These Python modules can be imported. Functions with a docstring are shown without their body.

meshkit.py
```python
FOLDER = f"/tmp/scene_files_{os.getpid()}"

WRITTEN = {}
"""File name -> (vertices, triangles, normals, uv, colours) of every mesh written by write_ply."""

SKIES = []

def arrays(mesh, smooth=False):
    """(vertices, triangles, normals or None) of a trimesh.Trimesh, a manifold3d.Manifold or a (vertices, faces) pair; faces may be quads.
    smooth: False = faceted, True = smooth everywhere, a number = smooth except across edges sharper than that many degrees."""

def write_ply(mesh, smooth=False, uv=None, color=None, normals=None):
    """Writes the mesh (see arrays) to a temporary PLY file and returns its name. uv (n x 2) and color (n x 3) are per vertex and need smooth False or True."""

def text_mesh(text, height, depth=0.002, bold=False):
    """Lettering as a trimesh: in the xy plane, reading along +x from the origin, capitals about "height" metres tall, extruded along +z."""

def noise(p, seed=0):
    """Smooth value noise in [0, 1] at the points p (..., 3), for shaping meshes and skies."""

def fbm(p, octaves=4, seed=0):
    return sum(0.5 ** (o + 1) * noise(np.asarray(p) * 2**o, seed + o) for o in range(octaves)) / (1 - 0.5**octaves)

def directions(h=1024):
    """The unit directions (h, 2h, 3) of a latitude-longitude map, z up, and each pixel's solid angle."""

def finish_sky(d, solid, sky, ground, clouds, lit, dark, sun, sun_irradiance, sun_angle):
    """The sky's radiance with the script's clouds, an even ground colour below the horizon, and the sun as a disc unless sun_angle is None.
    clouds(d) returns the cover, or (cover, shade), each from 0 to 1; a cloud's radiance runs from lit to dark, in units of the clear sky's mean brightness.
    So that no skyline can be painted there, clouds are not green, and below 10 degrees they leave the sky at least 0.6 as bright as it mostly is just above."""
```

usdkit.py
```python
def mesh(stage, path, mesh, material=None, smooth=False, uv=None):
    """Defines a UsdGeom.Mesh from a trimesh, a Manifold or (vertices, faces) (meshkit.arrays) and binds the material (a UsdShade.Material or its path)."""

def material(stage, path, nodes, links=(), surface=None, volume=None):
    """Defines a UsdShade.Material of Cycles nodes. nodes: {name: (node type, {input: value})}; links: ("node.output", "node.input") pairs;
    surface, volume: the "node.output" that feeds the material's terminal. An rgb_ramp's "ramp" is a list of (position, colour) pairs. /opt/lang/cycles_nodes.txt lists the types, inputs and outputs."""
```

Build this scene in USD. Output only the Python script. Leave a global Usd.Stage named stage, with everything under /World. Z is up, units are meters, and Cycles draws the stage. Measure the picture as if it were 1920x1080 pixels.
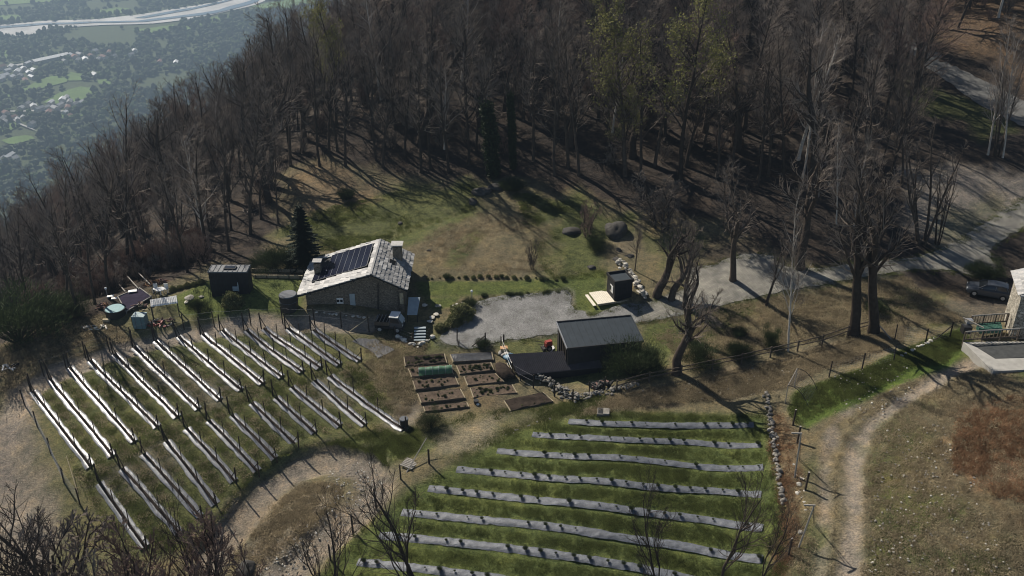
import math, random, numpy as np, trimesh, usdkit, meshkit, shapely
from scipy.interpolate import RBFInterpolator
from shapely.geometry import Polygon, LineString
from pxr import Usd, UsdGeom, UsdLux, UsdShade, Gf, Sdf, Vt

# ------------------------------------------------------------------ camera, sky, sun, exposure
stage = Usd.Stage.CreateInMemory()
UsdGeom.SetStageUpAxis(stage, 'Z'); UsdGeom.SetStageMetersPerUnit(stage, 1.0)
UsdGeom.Xform.Define(stage, '/World'); UsdGeom.Scope.Define(stage, '/World/Looks')
CAM = np.array([0.0, 0.0, 50.0]); PITCH = math.radians(28.6); FPX = 1800.0
cam = UsdGeom.Camera.Define(stage, '/World/camera')
cam.AddTranslateOp().Set(Gf.Vec3d(*CAM)); cam.AddRotateXOp().Set(90 - math.degrees(PITCH))
cam.CreateHorizontalApertureAttr(36.0); cam.CreateVerticalApertureAttr(20.25)
cam.CreateFocalLengthAttr(36.0 * FPX / 1920); cam.CreateClippingRangeAttr(Gf.Vec2f(0.1, 20000))
cam.CreateExposureAttr(0.3)
SUN_EL, SUN_AZ = math.radians(39), math.atan2(-0.65, 0.76)
SUN = np.array([math.cos(SUN_EL) * math.sin(SUN_AZ), math.cos(SUN_EL) * math.cos(SUN_AZ), math.sin(SUN_EL)])
sunl = UsdLux.DistantLight.Define(stage, '/World/sun')
sunl.CreateNormalizeAttr(True); sunl.CreateIntensityAttr(1.25); sunl.CreateAngleAttr(0.5); sunl.CreateColorAttr(Gf.Vec3f(1, .93, .83))
sunl.AddRotateZOp().Set(math.degrees(math.atan2(SUN[0], -SUN[1]))); sunl.AddRotateXOp().Set(math.degrees(math.acos(SUN[2])))
dome = UsdLux.DomeLight.Define(stage, '/World/sky')
sky = usdkit.material(stage, '/World/Looks/sky', {'s': ('sky_texture', {'sky_type': 'single_scattering', 'sun_disc': False, 'sun_elevation': SUN_EL,
      'sun_rotation': SUN_AZ, 'altitude': 900.0, 'air_density': 1.0, 'aerosol_density': 1.2, 'ozone_density': 1.0}), 'b': ('background_shader', {'strength': 0.055})},
      [('s.color', 'b.color')], surface='b.background')
UsdShade.MaterialBindingAPI.Apply(dome.GetPrim()).Bind(sky)
dome.GetPrim().SetCustomDataByKey('kind', 'structure')
rng = np.random.default_rng(7); random.seed(7)

# ------------------------------------------------------------------ helpers
def ray(px, py):
    px, py = np.asarray(px, float), np.asarray(py, float)
    u, v = (px - 960) / FPX, -(py - 540) / FPX
    d = np.stack([u, math.cos(PITCH) + v * math.sin(PITCH), -math.sin(PITCH) + v * math.cos(PITCH)], -1)
    return d / np.linalg.norm(d, axis=-1, keepdims=True)
def planez(px, py, z):
    d = ray(px, py); return CAM + d * ((z - CAM[2]) / d[..., 2:3] if np.ndim(z) == 0 else ((z - CAM[2]) / d[..., 2])[..., None])
def planey(px, py, y):
    d = ray(px, py); return CAM + d * ((y - CAM[1]) / d[..., 1:2])
def project(p):
    q = np.asarray(p, float) - CAM
    c, s = math.cos(PITCH), math.sin(PITCH)
    zf = q[..., 1] * c - q[..., 2] * s; up = q[..., 1] * s + q[..., 2] * c
    return np.stack([960 + FPX * q[..., 0] / zf, 540 - FPX * up / zf, zf], -1)
used = {}
def path_for(parent, name):
    k = (parent, name); n = used.get(k, 0); used[k] = n + 1
    return f'{parent}/{name}' + (f'_{n:03d}' if n else '')
def W(parent): return '/World' if parent is None else (parent if isinstance(parent, str) else str(parent.GetPath()))
def tag(o, label=None, cat=None, group=None, kind=None):
    p = o if isinstance(o, Usd.Prim) else o.GetPrim()
    for k, v in (('label', label), ('category', cat), ('group', group), ('kind', kind)):
        if v: p.SetCustomDataByKey(k, v)
    return p
def thing(name, label, cat, loc=(0, 0, 0), rz=0.0, group=None, scale=None):
    x = UsdGeom.Xform.Define(stage, path_for('/World', name)); x.AddTranslateOp().Set(Gf.Vec3d(*map(float, loc)))
    if rz: x.AddRotateZOp().Set(math.degrees(rz))
    if scale: x.AddScaleOp().Set(Gf.Vec3f(*scale))
    return tag(x, label, cat, group)
def obj(name, mesh, material, parent=None, smooth=False):
    return usdkit.mesh(stage, path_for(W(parent), name), mesh, M[material] if isinstance(material, str) else material, smooth=smooth).GetPrim()
def solo(name, mesh, material, label, cat, group=None, smooth=False, kind=None):
    return tag(obj(name, mesh, material, None, smooth), label, cat, group, kind)
def struct(name, mesh, material, smooth=False, parent=None):
    o = obj(name, mesh, material, parent, smooth)
    return tag(o, kind='structure') if parent is None else o
cat = trimesh.util.concatenate
def box(sx, sy, sz, c=(0, 0, 0), rz=0.0, rx=0.0, ry=0.0):
    m = trimesh.creation.box((sx, sy, sz))
    if rx: m.apply_transform(trimesh.transformations.rotation_matrix(rx, (1, 0, 0)))
    if ry: m.apply_transform(trimesh.transformations.rotation_matrix(ry, (0, 1, 0)))
    if rz: m.apply_transform(trimesh.transformations.rotation_matrix(rz, (0, 0, 1)))
    m.apply_translation(c); return m
def hull(pts): return trimesh.convex.convex_hull(np.asarray(pts, float))
def beam(a, b, w, h=None, up=(0, 0, 1)):
    """a bar with a rectangular section from a to b"""
    a, b = np.asarray(a, float), np.asarray(b, float); h = h or w
    t = b - a; L = np.linalg.norm(t); t /= L
    s = np.cross(t, up); s = s / np.linalg.norm(s) if np.linalg.norm(s) > 1e-6 else np.array([1., 0, 0]); n = np.cross(s, t)
    m = trimesh.creation.box((w, L, h)); T = np.eye(4); T[:3, 0], T[:3, 1], T[:3, 2], T[:3, 3] = s, t, n, (a + b) / 2
    m.apply_transform(T); return m
def tubes(P, R, sides=4):
    """P (n,k,3) polylines, R (n,k) radii -> one mesh"""
    P, R = np.asarray(P, float), np.asarray(R, float); n, k = P.shape[:2]
    t = np.gradient(P, axis=1); t /= np.linalg.norm(t, axis=2, keepdims=True) + 1e-9
    ref = np.where(np.abs(t[..., 2:]) < .9, [0, 0, 1.], [1., 0, 0])
    ref = np.broadcast_to(ref[:, :1], t.shape)
    a = np.cross(t, ref); a /= np.linalg.norm(a, axis=2, keepdims=True) + 1e-9; b = np.cross(t, a)
    ang = np.arange(sides) * 2 * np.pi / sides
    V = P[:, :, None] + R[..., None, None] * (np.cos(ang)[None, None, :, None] * a[:, :, None] + np.sin(ang)[None, None, :, None] * b[:, :, None])
    i, j = np.meshgrid(np.arange(k - 1), np.arange(sides), indexing='ij'); j2 = (j + 1) % sides
    q = np.stack([i * sides + j, i * sides + j2, (i + 1) * sides + j2, (i + 1) * sides + j], -1).reshape(-1, 4)
    q = (q[None] + (np.arange(n) * k * sides)[:, None, None]).reshape(-1, 4)
    return V.reshape(-1, 3), np.vstack([q[:, [0, 1, 2]], q[:, [0, 2, 3]]])
def tube(p, r, sides=6):
    p = np.asarray(p, float); r = np.broadcast_to(np.asarray(r, float), (len(p),))
    v, f = tubes(p[None], r[None], sides); return trimesh.Trimesh(v, f, process=False)
def cyl(r, h, c=(0, 0, 0), n=16, r2=None):
    """upright cylinder standing on c"""
    a = np.arange(n) * 2 * np.pi / n; r2 = r if r2 is None else r2
    ring = lambda rr, z: np.stack([rr * np.cos(a), rr * np.sin(a), np.full(n, z)], 1)
    return hull(np.vstack([ring(r, 0), ring(r2, h)]) + np.asarray(c, float))
def join(parts):
    V, F, n = [], [], 0
    for m in parts:
        v, f = (m.vertices, m.faces) if hasattr(m, 'vertices') else m
        V.append(v); F.append(np.asarray(f) + n); n += len(v)
    return np.vstack(V), np.vstack(F)
def stone(r, seed, flat=.6, sub=1):
    m = trimesh.creation.icosphere(subdivisions=sub); v = np.array(m.vertices)
    v *= (0.62 + .7 * meshkit.noise(v * 1.3 + seed * 7.3, seed))[:, None]
    m.vertices = v * np.array([r * (1 + .3 * math.sin(seed * 3.1)), r, r * flat]); return m
ORD = 'first second third fourth fifth sixth seventh eighth ninth tenth eleventh twelfth thirteenth fourteenth fifteenth sixteenth seventeenth eighteenth nineteenth twentieth'.split()

# ------------------------------------------------------------------ materials
M = {}
def mat(name, col, rough=.85, var=.3, scale=4.0, spec=.25, bump=0.0, bscale=12.0, rand=0.0, metal=0.0, coords='object', hue=None, trans=None, detail=4.0):
    c = np.array(col, float); hi = np.clip(c * (1 + var), 0, .95); lo = c * (1 - var)
    if hue is not None: hi = np.array(hue, float)
    N = {'t': ('texture_coordinate', {}), 'g': ('geometry', {}), 'n': ('noise_texture', {'scale': scale, 'detail': detail, 'roughness': .65}),
         'r': ('rgb_ramp', {'ramp': [(.25, lo), (.5, (lo + hi) / 2), (.75, hi)]}), 'p': ('principled_bsdf', {'roughness': rough, 'specular_ior_level': spec, 'metallic': metal})}
    src = 'g.position' if coords == 'world' else 't.object'
    L = [(src, 'n.vector'), ('n.fac', 'r.fac')]; out = 'r.color'
    if rand:
        N['o'] = ('object_info', {}); N['mr'] = ('map_range', {'from_min': 0., 'from_max': 1., 'to_min': 1 - rand, 'to_max': 1 + rand})
        N['hs'] = ('hsv', {'hue': .5, 'saturation': 1., 'fac': 1.})
        L += [('o.random', 'mr.value'), ('mr.result', 'hs.value'), (out, 'hs.color')]; out = 'hs.color'
    L.append((out, 'p.base_color'))
    if bump:
        N['n2'] = ('noise_texture', {'scale': bscale, 'detail': 4.0, 'roughness': .6}); N['b'] = ('bump', {'strength': min(1., bump), 'distance': .05})
        L += [(src, 'n2.vector'), ('n2.fac', 'b.height'), ('b.normal', 'p.normal')]
    surf = 'p.BSDF'
    if trans:
        N['tl'] = ('translucent_bsdf', {}); N['mx'] = ('mix_closure', {'fac': trans})
        L += [(out, 'tl.color'), ('p.BSDF', 'mx.closure1'), ('tl.BSDF', 'mx.closure2')]; surf = 'mx.closure'
    M[name] = usdkit.material(stage, '/World/Looks/' + name, N, L, surface=surf); return M[name]
mat('bark', (.06, .047, .037), .95, .45, 3, .1, .6, 14, rand=.3)
mat('twig', (.20, .165, .135), .95, .25, 1.2, .1, rand=.35)
mat('twig_red', (.2, .14, .11), .95, .25, 1.2, .1, rand=.3)
mat('birch_bark', (.42, .38, .33), .9, .5, 5, .1, .3, 14)
mat('young_leaf', (.20, .195, .07), .7, .3, 2, .2, rand=.2, trans=.4)
mat('ivy_leaf', (.03, .045, .014), .6, .4, 2, .3, trans=.15)
mat('needle', (.016, .026, .014), .8, .4, 2, .2, trans=.1)
mat('broom_leaf', (.05, .068, .026), .8, .4, 2.5, .2, rand=.2, trans=.15)
mat('olive_leaf', (.15, .155, .065), .8, .4, 2.5, .2, rand=.2, trans=.2)
mat('grass_blade', (.11, .128, .04), .8, .4, .6, .15, rand=.3, coords='world', trans=.5)
mat('dry_blade', (.33, .275, .18), .85, .35, .6, .1, rand=.3, coords='world', trans=.5)
mat('bracken', (.27, .165, .095), .9, .45, 1.5, .1, rand=.3, coords='world', trans=.45)
mat('stone', (.2, .185, .16), .9, .35, 3, .2, .7, 14, rand=.3)
mat('dark_rock', (.06, .056, .05), .9, .5, 2, .2, .8, 6)
mat('pale_stone', (.46, .43, .37), .9, .3, 6, .2, rand=.35)
mat('roof_slab', (.30, .295, .285), .55, .35, 4, .45, .5, 18, rand=.35)
mat('pale_slab', (.42, .405, .38), .55, .3, 4, .45, .5, 18, rand=.22)
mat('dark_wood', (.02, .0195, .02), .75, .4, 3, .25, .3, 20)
mat('shed_roof', (.032, .042, .05), .55, .2, 1.5, .35)
mat('ribbed_roof', (.06, .055, .06), .7, .25, 2, .25)
mat('cabin_roof', (.13, .135, .14), .6, .2, 2, .35)
mat('fence_wood', (.085, .068, .052), .9, .4, 4, .15, .4, 20)
mat('post_wood', (.045, .035, .027), .9, .4, 4, .15)
mat('grey_pole', (.27, .25, .22), .85, .3, 5, .2)
mat('pale_wood', (.72, .66, .54), .75, .18, 5, .3)
mat('old_board', (.36, .30, .2), .85, .35, 5, .2)
mat('soil', (.115, .085, .062), .95, .5, 3, .1, .9, 9, coords='world')
mat('dark_soil', (.04, .03, .023), .95, .5, 3, .1, .9, 9, coords='world')
mat('film', (.12, .125, .135), .34, .55, 6, .62, .3, 14, coords='world')
mat('grey_film', (.092, .10, .114), .5, .5, 3, .45, .9, 9, coords='world')
mat('black_film', (.025, .027, .032), .42, .5, 2, .4, .8, 6, coords='world')
mat('black_plastic', (.014, .014, .015), .5, .3, 2, .4)
mat('tank_top', (.09, .095, .105), .5, .2, 2, .4)
mat('steel', (.42, .42, .42), .4, .15, 4, .5, metal=.6)
mat('white_paint', (.72, .71, .68), .6, .12, 4, .4)
mat('tin', (.62, .62, .6), .4, .35, 5, .5, .4, 9)
mat('pool_blue', (.08, .22, .24), .5, .2, 3, .4)
mat('teal_paint', (.11, .18, .185), .6, .2, 3, .4)
mat('box_lid', (.26, .34, .34), .6, .2, 3, .4)
mat('purple_tarp', (.02, .015, .032), .85, .4, 2, .08, .5, 5)
mat('green_net', (.10, .21, .125), .5, .3, 3, .4, trans=.25)
mat('red_paint', (.3, .05, .035), .5, .2, 3, .4)
mat('orange_paint', (.5, .27, .12), .6, .2, 3, .4)
mat('blue_tarp', (.06, .15, .22), .5, .3, 3, .4, .6, 6)
mat('brown_clutter', (.16, .1, .085), .9, .5, 2, .2)
mat('zinc_sheet', (.3, .35, .37), .5, .2, 2, .5)
mat('car_paint', (.045, .05, .058), .28, .1, 2, .6)
mat('car_glass', (.012, .014, .017), .1, .1, 2, .7)
mat('tyre', (.018, .018, .018), .85, .2, 8, .2)
mat('lamp_red', (.35, .02, .02), .3, .1, 4, .5)
mat('concrete', (.36, .345, .31), .85, .2, 1.2, .25, .4, 10)
mat('dark_mat', (.06, .062, .06), .9, .3, 2, .2)
mat('green_mat', (.06, .15, .11), .8, .25, 2, .2)
mat('plaster', (.4, .37, .33), .9, .2, .2, .2, rand=.3)
mat('clay_roof', (.2, .11, .085), .85, .3, .3, .2, rand=.35)
mat('grey_roof', (.2, .2, .2), .7, .3, .3, .3, rand=.4)
mat('white_roof', (.5, .5, .49), .6, .2, .3, .3, rand=.25)
mat('far_leaf', (.052, .062, .038), .9, .4, .08, .1, rand=.5, coords='object')
mat('far_leaf_green', (.072, .095, .034), .9, .4, .08, .1, rand=.4)
mat('water', (.05, .065, .07), .18, .2, .01, .6, coords='world')
mat('river_gravel', (.4, .385, .36), .9, .3, .012, .2, coords='world')
mat('field', (.095, .145, .038), .9, .22, .02, .1, coords='world')
mat('worn_asphalt', (.13, .128, .12), .9, .35, .7, .15, .5, 12, coords='world')
mat('valley_road', (.3, .29, .27), .9, .15, .02, .2, coords='world')
# stone walls: irregular stones from cells with dark joints
def stone_wall(name, c1, c2, scale):
    M[name] = usdkit.material(stage, '/World/Looks/' + name, {
        't': ('texture_coordinate', {}), 'mp': ('mapping', {'scale': (1, 1, 1.9)}), 'v': ('voronoi_texture', {'scale': scale, 'feature': 'f1'}),
        'e': ('voronoi_texture', {'scale': scale, 'feature': 'distance_to_edge'}), 'bw': ('rgb_to_bw', {}), 'r': ('rgb_ramp', {'ramp': [(.2, c1), (.8, c2)]}),
        'er': ('rgb_ramp', {'ramp': [(.02, (.25, .25, .25)), (.09, (1, 1, 1))]}), 'm': ('mix_color', {'blend_type': 'multiply', 'fac': 1.0}),
        'b': ('bump', {'strength': .9, 'distance': .05}), 'p': ('principled_bsdf', {'roughness': .9, 'specular_ior_level': .2})},
        [('t.object', 'mp.vector'), ('mp.vector', 'v.vector'), ('mp.vector', 'e.vector'), ('v.color', 'bw.color'), ('bw.val', 'r.fac'), ('e.distance', 'er.fac'),
         ('r.color', 'm.a'), ('er.color', 'm.b'), ('m.result', 'p.base_color'), ('e.distance', 'b.height'), ('b.normal', 'p.normal')], surface='p.BSDF')
stone_wall('house_stone', (.15, .125, .095), (.24, .2, .155), 5.5)
stone_wall('pale_stone_wall', (.25, .225, .18), (.5, .46, .38), 3.2)
# ground: painted base colours (vertex colours of the soil and turf kinds) broken up by noise
M['ground'] = usdkit.material(stage, '/World/Looks/ground', {
    'a': ('attribute', {'attribute': 'turf'}), 'g': ('geometry', {}), 'n1': ('noise_texture', {'scale': .22, 'detail': 5., 'roughness': .65}),
    'n2': ('noise_texture', {'scale': 1.3, 'detail': 6., 'roughness': .75}), 'n3': ('noise_texture', {'scale': 7., 'detail': 4., 'roughness': .7}),
    'r1': ('rgb_ramp', {'ramp': [(.3, (.72, .74, .8)), (.5, (1, 1, 1)), (.72, (1.22, 1.12, 1.0))]}), 'r2': ('rgb_ramp', {'ramp': [(.3, (.55, .6, .62)), (.5, (1, 1, 1)), (.7, (1.5, 1.4, 1.25))]}),
    'r3': ('rgb_ramp', {'ramp': [(.3, (.6, .6, .6)), (.5, (1, 1, 1)), (.7, (1.5, 1.45, 1.4))]}),
    'm1': ('mix_color', {'blend_type': 'multiply', 'fac': 1., 'use_clamp_result': False}), 'm2': ('mix_color', {'blend_type': 'multiply', 'fac': 1.}), 'm3': ('mix_color', {'blend_type': 'multiply', 'fac': 1.}),
    'ad': ('math', {'math_type': 'add'}), 'b': ('bump', {'strength': .8, 'distance': .22}), 'p': ('principled_bsdf', {'roughness': .95, 'specular_ior_level': .08})},
    [('g.position', 'n1.vector'), ('g.position', 'n2.vector'), ('g.position', 'n3.vector'), ('n1.fac', 'r1.fac'), ('n2.fac', 'r2.fac'), ('n3.fac', 'r3.fac'),
     ('a.color', 'm1.a'), ('r1.color', 'm1.b'), ('m1.result', 'm2.a'), ('r2.color', 'm2.b'), ('m2.result', 'm3.a'), ('r3.color', 'm3.b'), ('m3.result', 'p.base_color'),
     ('n2.fac', 'ad.value1'), ('n3.fac', 'ad.value2'), ('ad.value', 'b.height'), ('b.normal', 'p.normal')], surface='p.BSDF')
M['gravel'] = usdkit.material(stage, '/World/Looks/gravel', {
    'g': ('geometry', {}), 'n1': ('noise_texture', {'scale': .5, 'detail': 5., 'roughness': .7}), 'v': ('voronoi_texture', {'scale': 22.}), 'bw': ('rgb_to_bw', {}),
    'r1': ('rgb_ramp', {'ramp': [(.3, (.16, .155, .14)), (.5, (.25, .245, .235)), (.68, (.32, .31, .295))]}), 'r2': ('rgb_ramp', {'ramp': [(.1, (.45, .45, .45)), (.5, (1, 1, 1)), (.95, (1.45, 1.45, 1.4))]}),
    'm1': ('mix_color', {'blend_type': 'multiply', 'fac': 1.}), 'b': ('bump', {'strength': .8, 'distance': .06}), 'p': ('principled_bsdf', {'roughness': .9, 'specular_ior_level': .15})},
    [('g.position', 'n1.vector'), ('g.position', 'v.vector'), ('n1.fac', 'r1.fac'), ('v.color', 'bw.color'), ('bw.val', 'r2.fac'), ('r1.color', 'm1.a'), ('r2.color', 'm1.b'),
     ('m1.result', 'p.base_color'), ('v.distance', 'b.height'), ('b.normal', 'p.normal')], surface='p.BSDF')
M['pavers'] = usdkit.material(stage, '/World/Looks/pavers', {
    'g': ('geometry', {}), 'mp': ('mapping', {'rotation': (0, 0, .35)}), 'k': ('brick_texture', {'scale': 1., 'brick_width': .3, 'row_height': .22, 'mortar_size': .02, 'color1': (.28, .268, .24), 'color2': (.225, .217, .192), 'mortar': (.14, .132, .115)}),
    'n': ('noise_texture', {'scale': .7, 'detail': 5.}), 'r': ('rgb_ramp', {'ramp': [(.3, (.65, .65, .65)), (.7, (1.3, 1.28, 1.2))]}), 'm': ('mix_color', {'blend_type': 'multiply', 'fac': 1.}),
    'b': ('bump', {'strength': .6, 'distance': .03, 'invert': True}), 'p': ('principled_bsdf', {'roughness': .9, 'specular_ior_level': .15})},
    [('g.position', 'mp.vector'), ('mp.vector', 'k.vector'), ('g.position', 'n.vector'), ('n.fac', 'r.fac'), ('k.color', 'm.a'), ('r.color', 'm.b'), ('m.result', 'p.base_color'),
     ('k.fac', 'b.height'), ('b.normal', 'p.normal')], surface='p.BSDF')

# ------------------------------------------------------------------ terrain
def softplus(d, k=12.0): return k * np.logaddexp(0, d / k)
EN = np.array([-.85, .53])
def far_h(x, y):
    d = EN[0] * x + EN[1] * y - 100
    z = -.62 * softplus(d) + .10 * softplus(x - 25) * np.clip((y - 60) / 80, 0, 1) + .03 * softplus(y - 120, 20) - .16 * softplus(42 - y, 6) * np.exp(-((y - 42) / 150) ** 2)
    z += 26 * (meshkit.fbm(np.stack([x * .012, y * .012, 0 * x], -1), 3, 5) - .5) * np.clip(d / 150, 0, 1)
    k = 14.0
    return -500 + k * np.logaddexp(0, (z + 500) / k)
CP = [(460,580,0),(600,592,-.1),(700,592,-.6),(763,594,-1),(870,590,-.9),(960,600,-.9),(1060,575,-.6),(1100,620,-1),(1160,565,-.2),(960,640,-1.2),(460,520,.2),(560,540,.1),(700,530,0),
 (850,545,-.2),(1000,535,0),(1110,520,.3),(330,560,-.6),(250,580,-1.2),(200,560,-1.4),(110,640,-2),(30,650,-2.5),(0,720,-3),
 (900,480,.7),(1000,470,.8),(1100,440,1.3),(1160,430,1.6),(850,430,1.5),(950,400,2.0),(1050,380,2.2),(720,430,.7),(620,430,.3),(560,430,.1),(640,340,1.8),(560,330,1.5),(760,310,2.6),(900,325,3.0),(1100,345,3.4),
 (1300,350,4.2),(1300,430,2.2),(1250,500,.8),(1400,470,1.9),(1500,400,4),(1200,600,-.6),(1300,560,.3),(1400,545,.8),(1500,525,1.2),(1600,510,1.7),(1700,490,2.2),(1790,470,2.8),(1920,390,4.5),(1850,540,1.6),
 (1800,340,6),(1700,340,5.6),(1900,300,7),(1800,150,10.5),(1900,200,9),(1900,50,16),(1700,60,13.5),(1600,200,9),(1400,200,9),(1200,200,8),(1000,200,7.5),(800,220,6.5),(700,240,5),
 (1160,730,-1.2),(1300,695,-.7),(1450,665,0),(1600,625,.7),(1780,630,1.2),(1700,560,1.2),(1500,600,.3),(1350,620,-.4),(1040,700,-2),(1120,690,-1.7),(1210,660,-1.2),
 (1000,760,-2.4),(1200,770,-1.6),(1440,730,-.8),(1060,790,-2.3),(1250,795,-1.9),(1420,800,-1.5),(900,870,-3.1),(1150,880,-2.0),(1430,890,-1.6),(800,960,-4.2),(1100,970,-2.8),(1420,990,-2.0),(700,1070,-5.6),(1000,1075,-4.2),(1350,1075,-3.2),
 (1500,830,-.4),(1520,950,-.6),(1600,850,.4),(1600,1000,0),(1750,750,1.6),(1800,900,2),(1900,700,2.1),(1920,820,3.9),(1885,795,3.7),(1845,860,2.5),(1850,1050,1.6),(1650,720,.9),(1540,740,.3),(1720,680,1.3),
 (757,671,-1.6),(922,662,-1.5),(800,770,-3),(960,740,-2.2),(700,650,-1.5),(780,640,-1.4),(860,640,-1.2),(620,615,-.7),(500,610,-.8),(400,620,-1.2),(300,640,-1.8),(200,665,-2.4),(100,700,-3.1),(40,740,-3.6),(10,800,-4.2),
 (540,620,-1),(650,680,-1.9),(560,700,-2.2),(450,735,-2.8),(330,785,-3.5),(170,875,-4.6),(757,807,-3.1),(640,800,-3.6),(480,885,-5),(400,950,-5.8),(270,1030,-6.6),(60,920,-6),(100,1040,-7.4),
 (700,870,-4.2),(620,855,-4.6),(560,870,-5),(520,900,-5.5),(660,940,-4.9),(560,960,-5.5),(540,1060,-6.6),(440,1020,-6.8),(800,850,-3.2)]
WP = [(-60,105,-11),(-55,125,-9),(-47,142,-5),(-75,110,-20),(-80,90,-19),(-62,80,-9),(-70,130,-20),(-60,150,-15),(-40,170,-6),(-30,160,1),(-15,175,5),(0,180,7),(-65,170,-24),(-30,200,-9),(0,215,0),(30,200,10),(60,200,15),(90,190,18),(30,230,3),(60,240,10),(100,230,18),
 (120,150,11),(110,110,7),(100,80,5),(80,60,3.5),(60,45,1.5),(40,40,0),(0,38,-5.5),(-30,40,-8),(-50,45,-10),(-70,60,-12),(-36,112,-1.6),(-34,120,0),(-45,98,-3.5)]
px, py, pz = np.array(CP, float).T
C3 = planez(px, py, pz); C3 = np.vstack([C3, np.array(WP, float)])
X0, X1, Y0, Y1 = -95., 135., 22., 275.
eb = []
for s in np.linspace(0, 1, 9):
    eb += [(X0 - 5 + s * (X1 - X0 + 10), Y1 + 5), (X0 - 5 + s * (X1 - X0 + 10), Y0 - 8), (X0 - 5, Y0 + s * (Y1 - Y0)), (X1 + 5, Y0 + s * (Y1 - Y0))]
eb = np.array(eb); C3 = np.vstack([C3, np.c_[eb, far_h(eb[:, 0], eb[:, 1])]])
rbf = RBFInterpolator(C3[:, :2], C3[:, 2], kernel='thin_plate_spline', smoothing=.6)
STEP = .5
gx, gy = np.arange(X0, X1 + .01, STEP), np.arange(Y0, Y1 + .01, STEP)
cx, cy = np.arange(X0, X1 + 2.1, 2.), np.arange(Y0, Y1 + 2.1, 2.)
cxx, cyy = np.meshgrid(cx, cy, indexing='ij')
coarse = rbf(np.c_[cxx.ravel(), cyy.ravel()]).reshape(cxx.shape)
from scipy.interpolate import RectBivariateSpline
spl = RectBivariateSpline(cx, cy, coarse)
GX, GY = np.meshgrid(gx, gy, indexing='ij')
loc_h = spl(gx, gy)
edge = np.minimum(np.minimum(GX - X0, X1 - GX), np.minimum(GY - Y0, Y1 - GY))
wl = np.clip(edge / 14, 0, 1); wl = wl * wl * (3 - 2 * wl)
GZ = loc_h * wl + far_h(GX, GY) * (1 - wl)
def h(x, y):
    """ground height without the small lumps"""
    x, y = np.asarray(x, float), np.asarray(y, float)
    fx, fy = np.clip((x - X0) / STEP, 0, len(gx) - 1.001), np.clip((y - Y0) / STEP, 0, len(gy) - 1.001)
    i, j = fx.astype(int), fy.astype(int); a, b = fx - i, fy - j
    z = GZ[i, j] * (1 - a) * (1 - b) + GZ[i + 1, j] * a * (1 - b) + GZ[i, j + 1] * (1 - a) * b + GZ[i + 1, j + 1] * a * b
    out = (x < X0) | (x > X1) | (y < Y0) | (y > Y1)
    return np.where(out, far_h(x, y), z)
def ground(px, py):
    """the point of the ground seen at a pixel"""
    px, py = np.atleast_1d(np.asarray(px, float)), np.atleast_1d(np.asarray(py, float)); d = ray(px, py)
    t = np.linspace(45, 330, 900); p = CAM + d[:, None] * t[None, :, None]
    below = p[..., 2] < h(p[..., 0], p[..., 1]); k = np.where(below.any(1), below.argmax(1), len(t) - 1)
    lo, hi = t[np.maximum(k - 1, 0)], t[k]
    for _ in range(22):
        mid = (lo + hi) / 2; q = CAM + d * mid[:, None]; b = q[:, 2] < h(q[:, 0], q[:, 1]); hi = np.where(b, mid, hi); lo = np.where(b, lo, mid)
    q = CAM + d * hi[:, None]; q[:, 2] = h(q[:, 0], q[:, 1])
    return q
def G(px, py): return ground(px, py)[0]
def gpoly(pts): a = np.array(pts, float); return ground(a[:, 0], a[:, 1])
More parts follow.
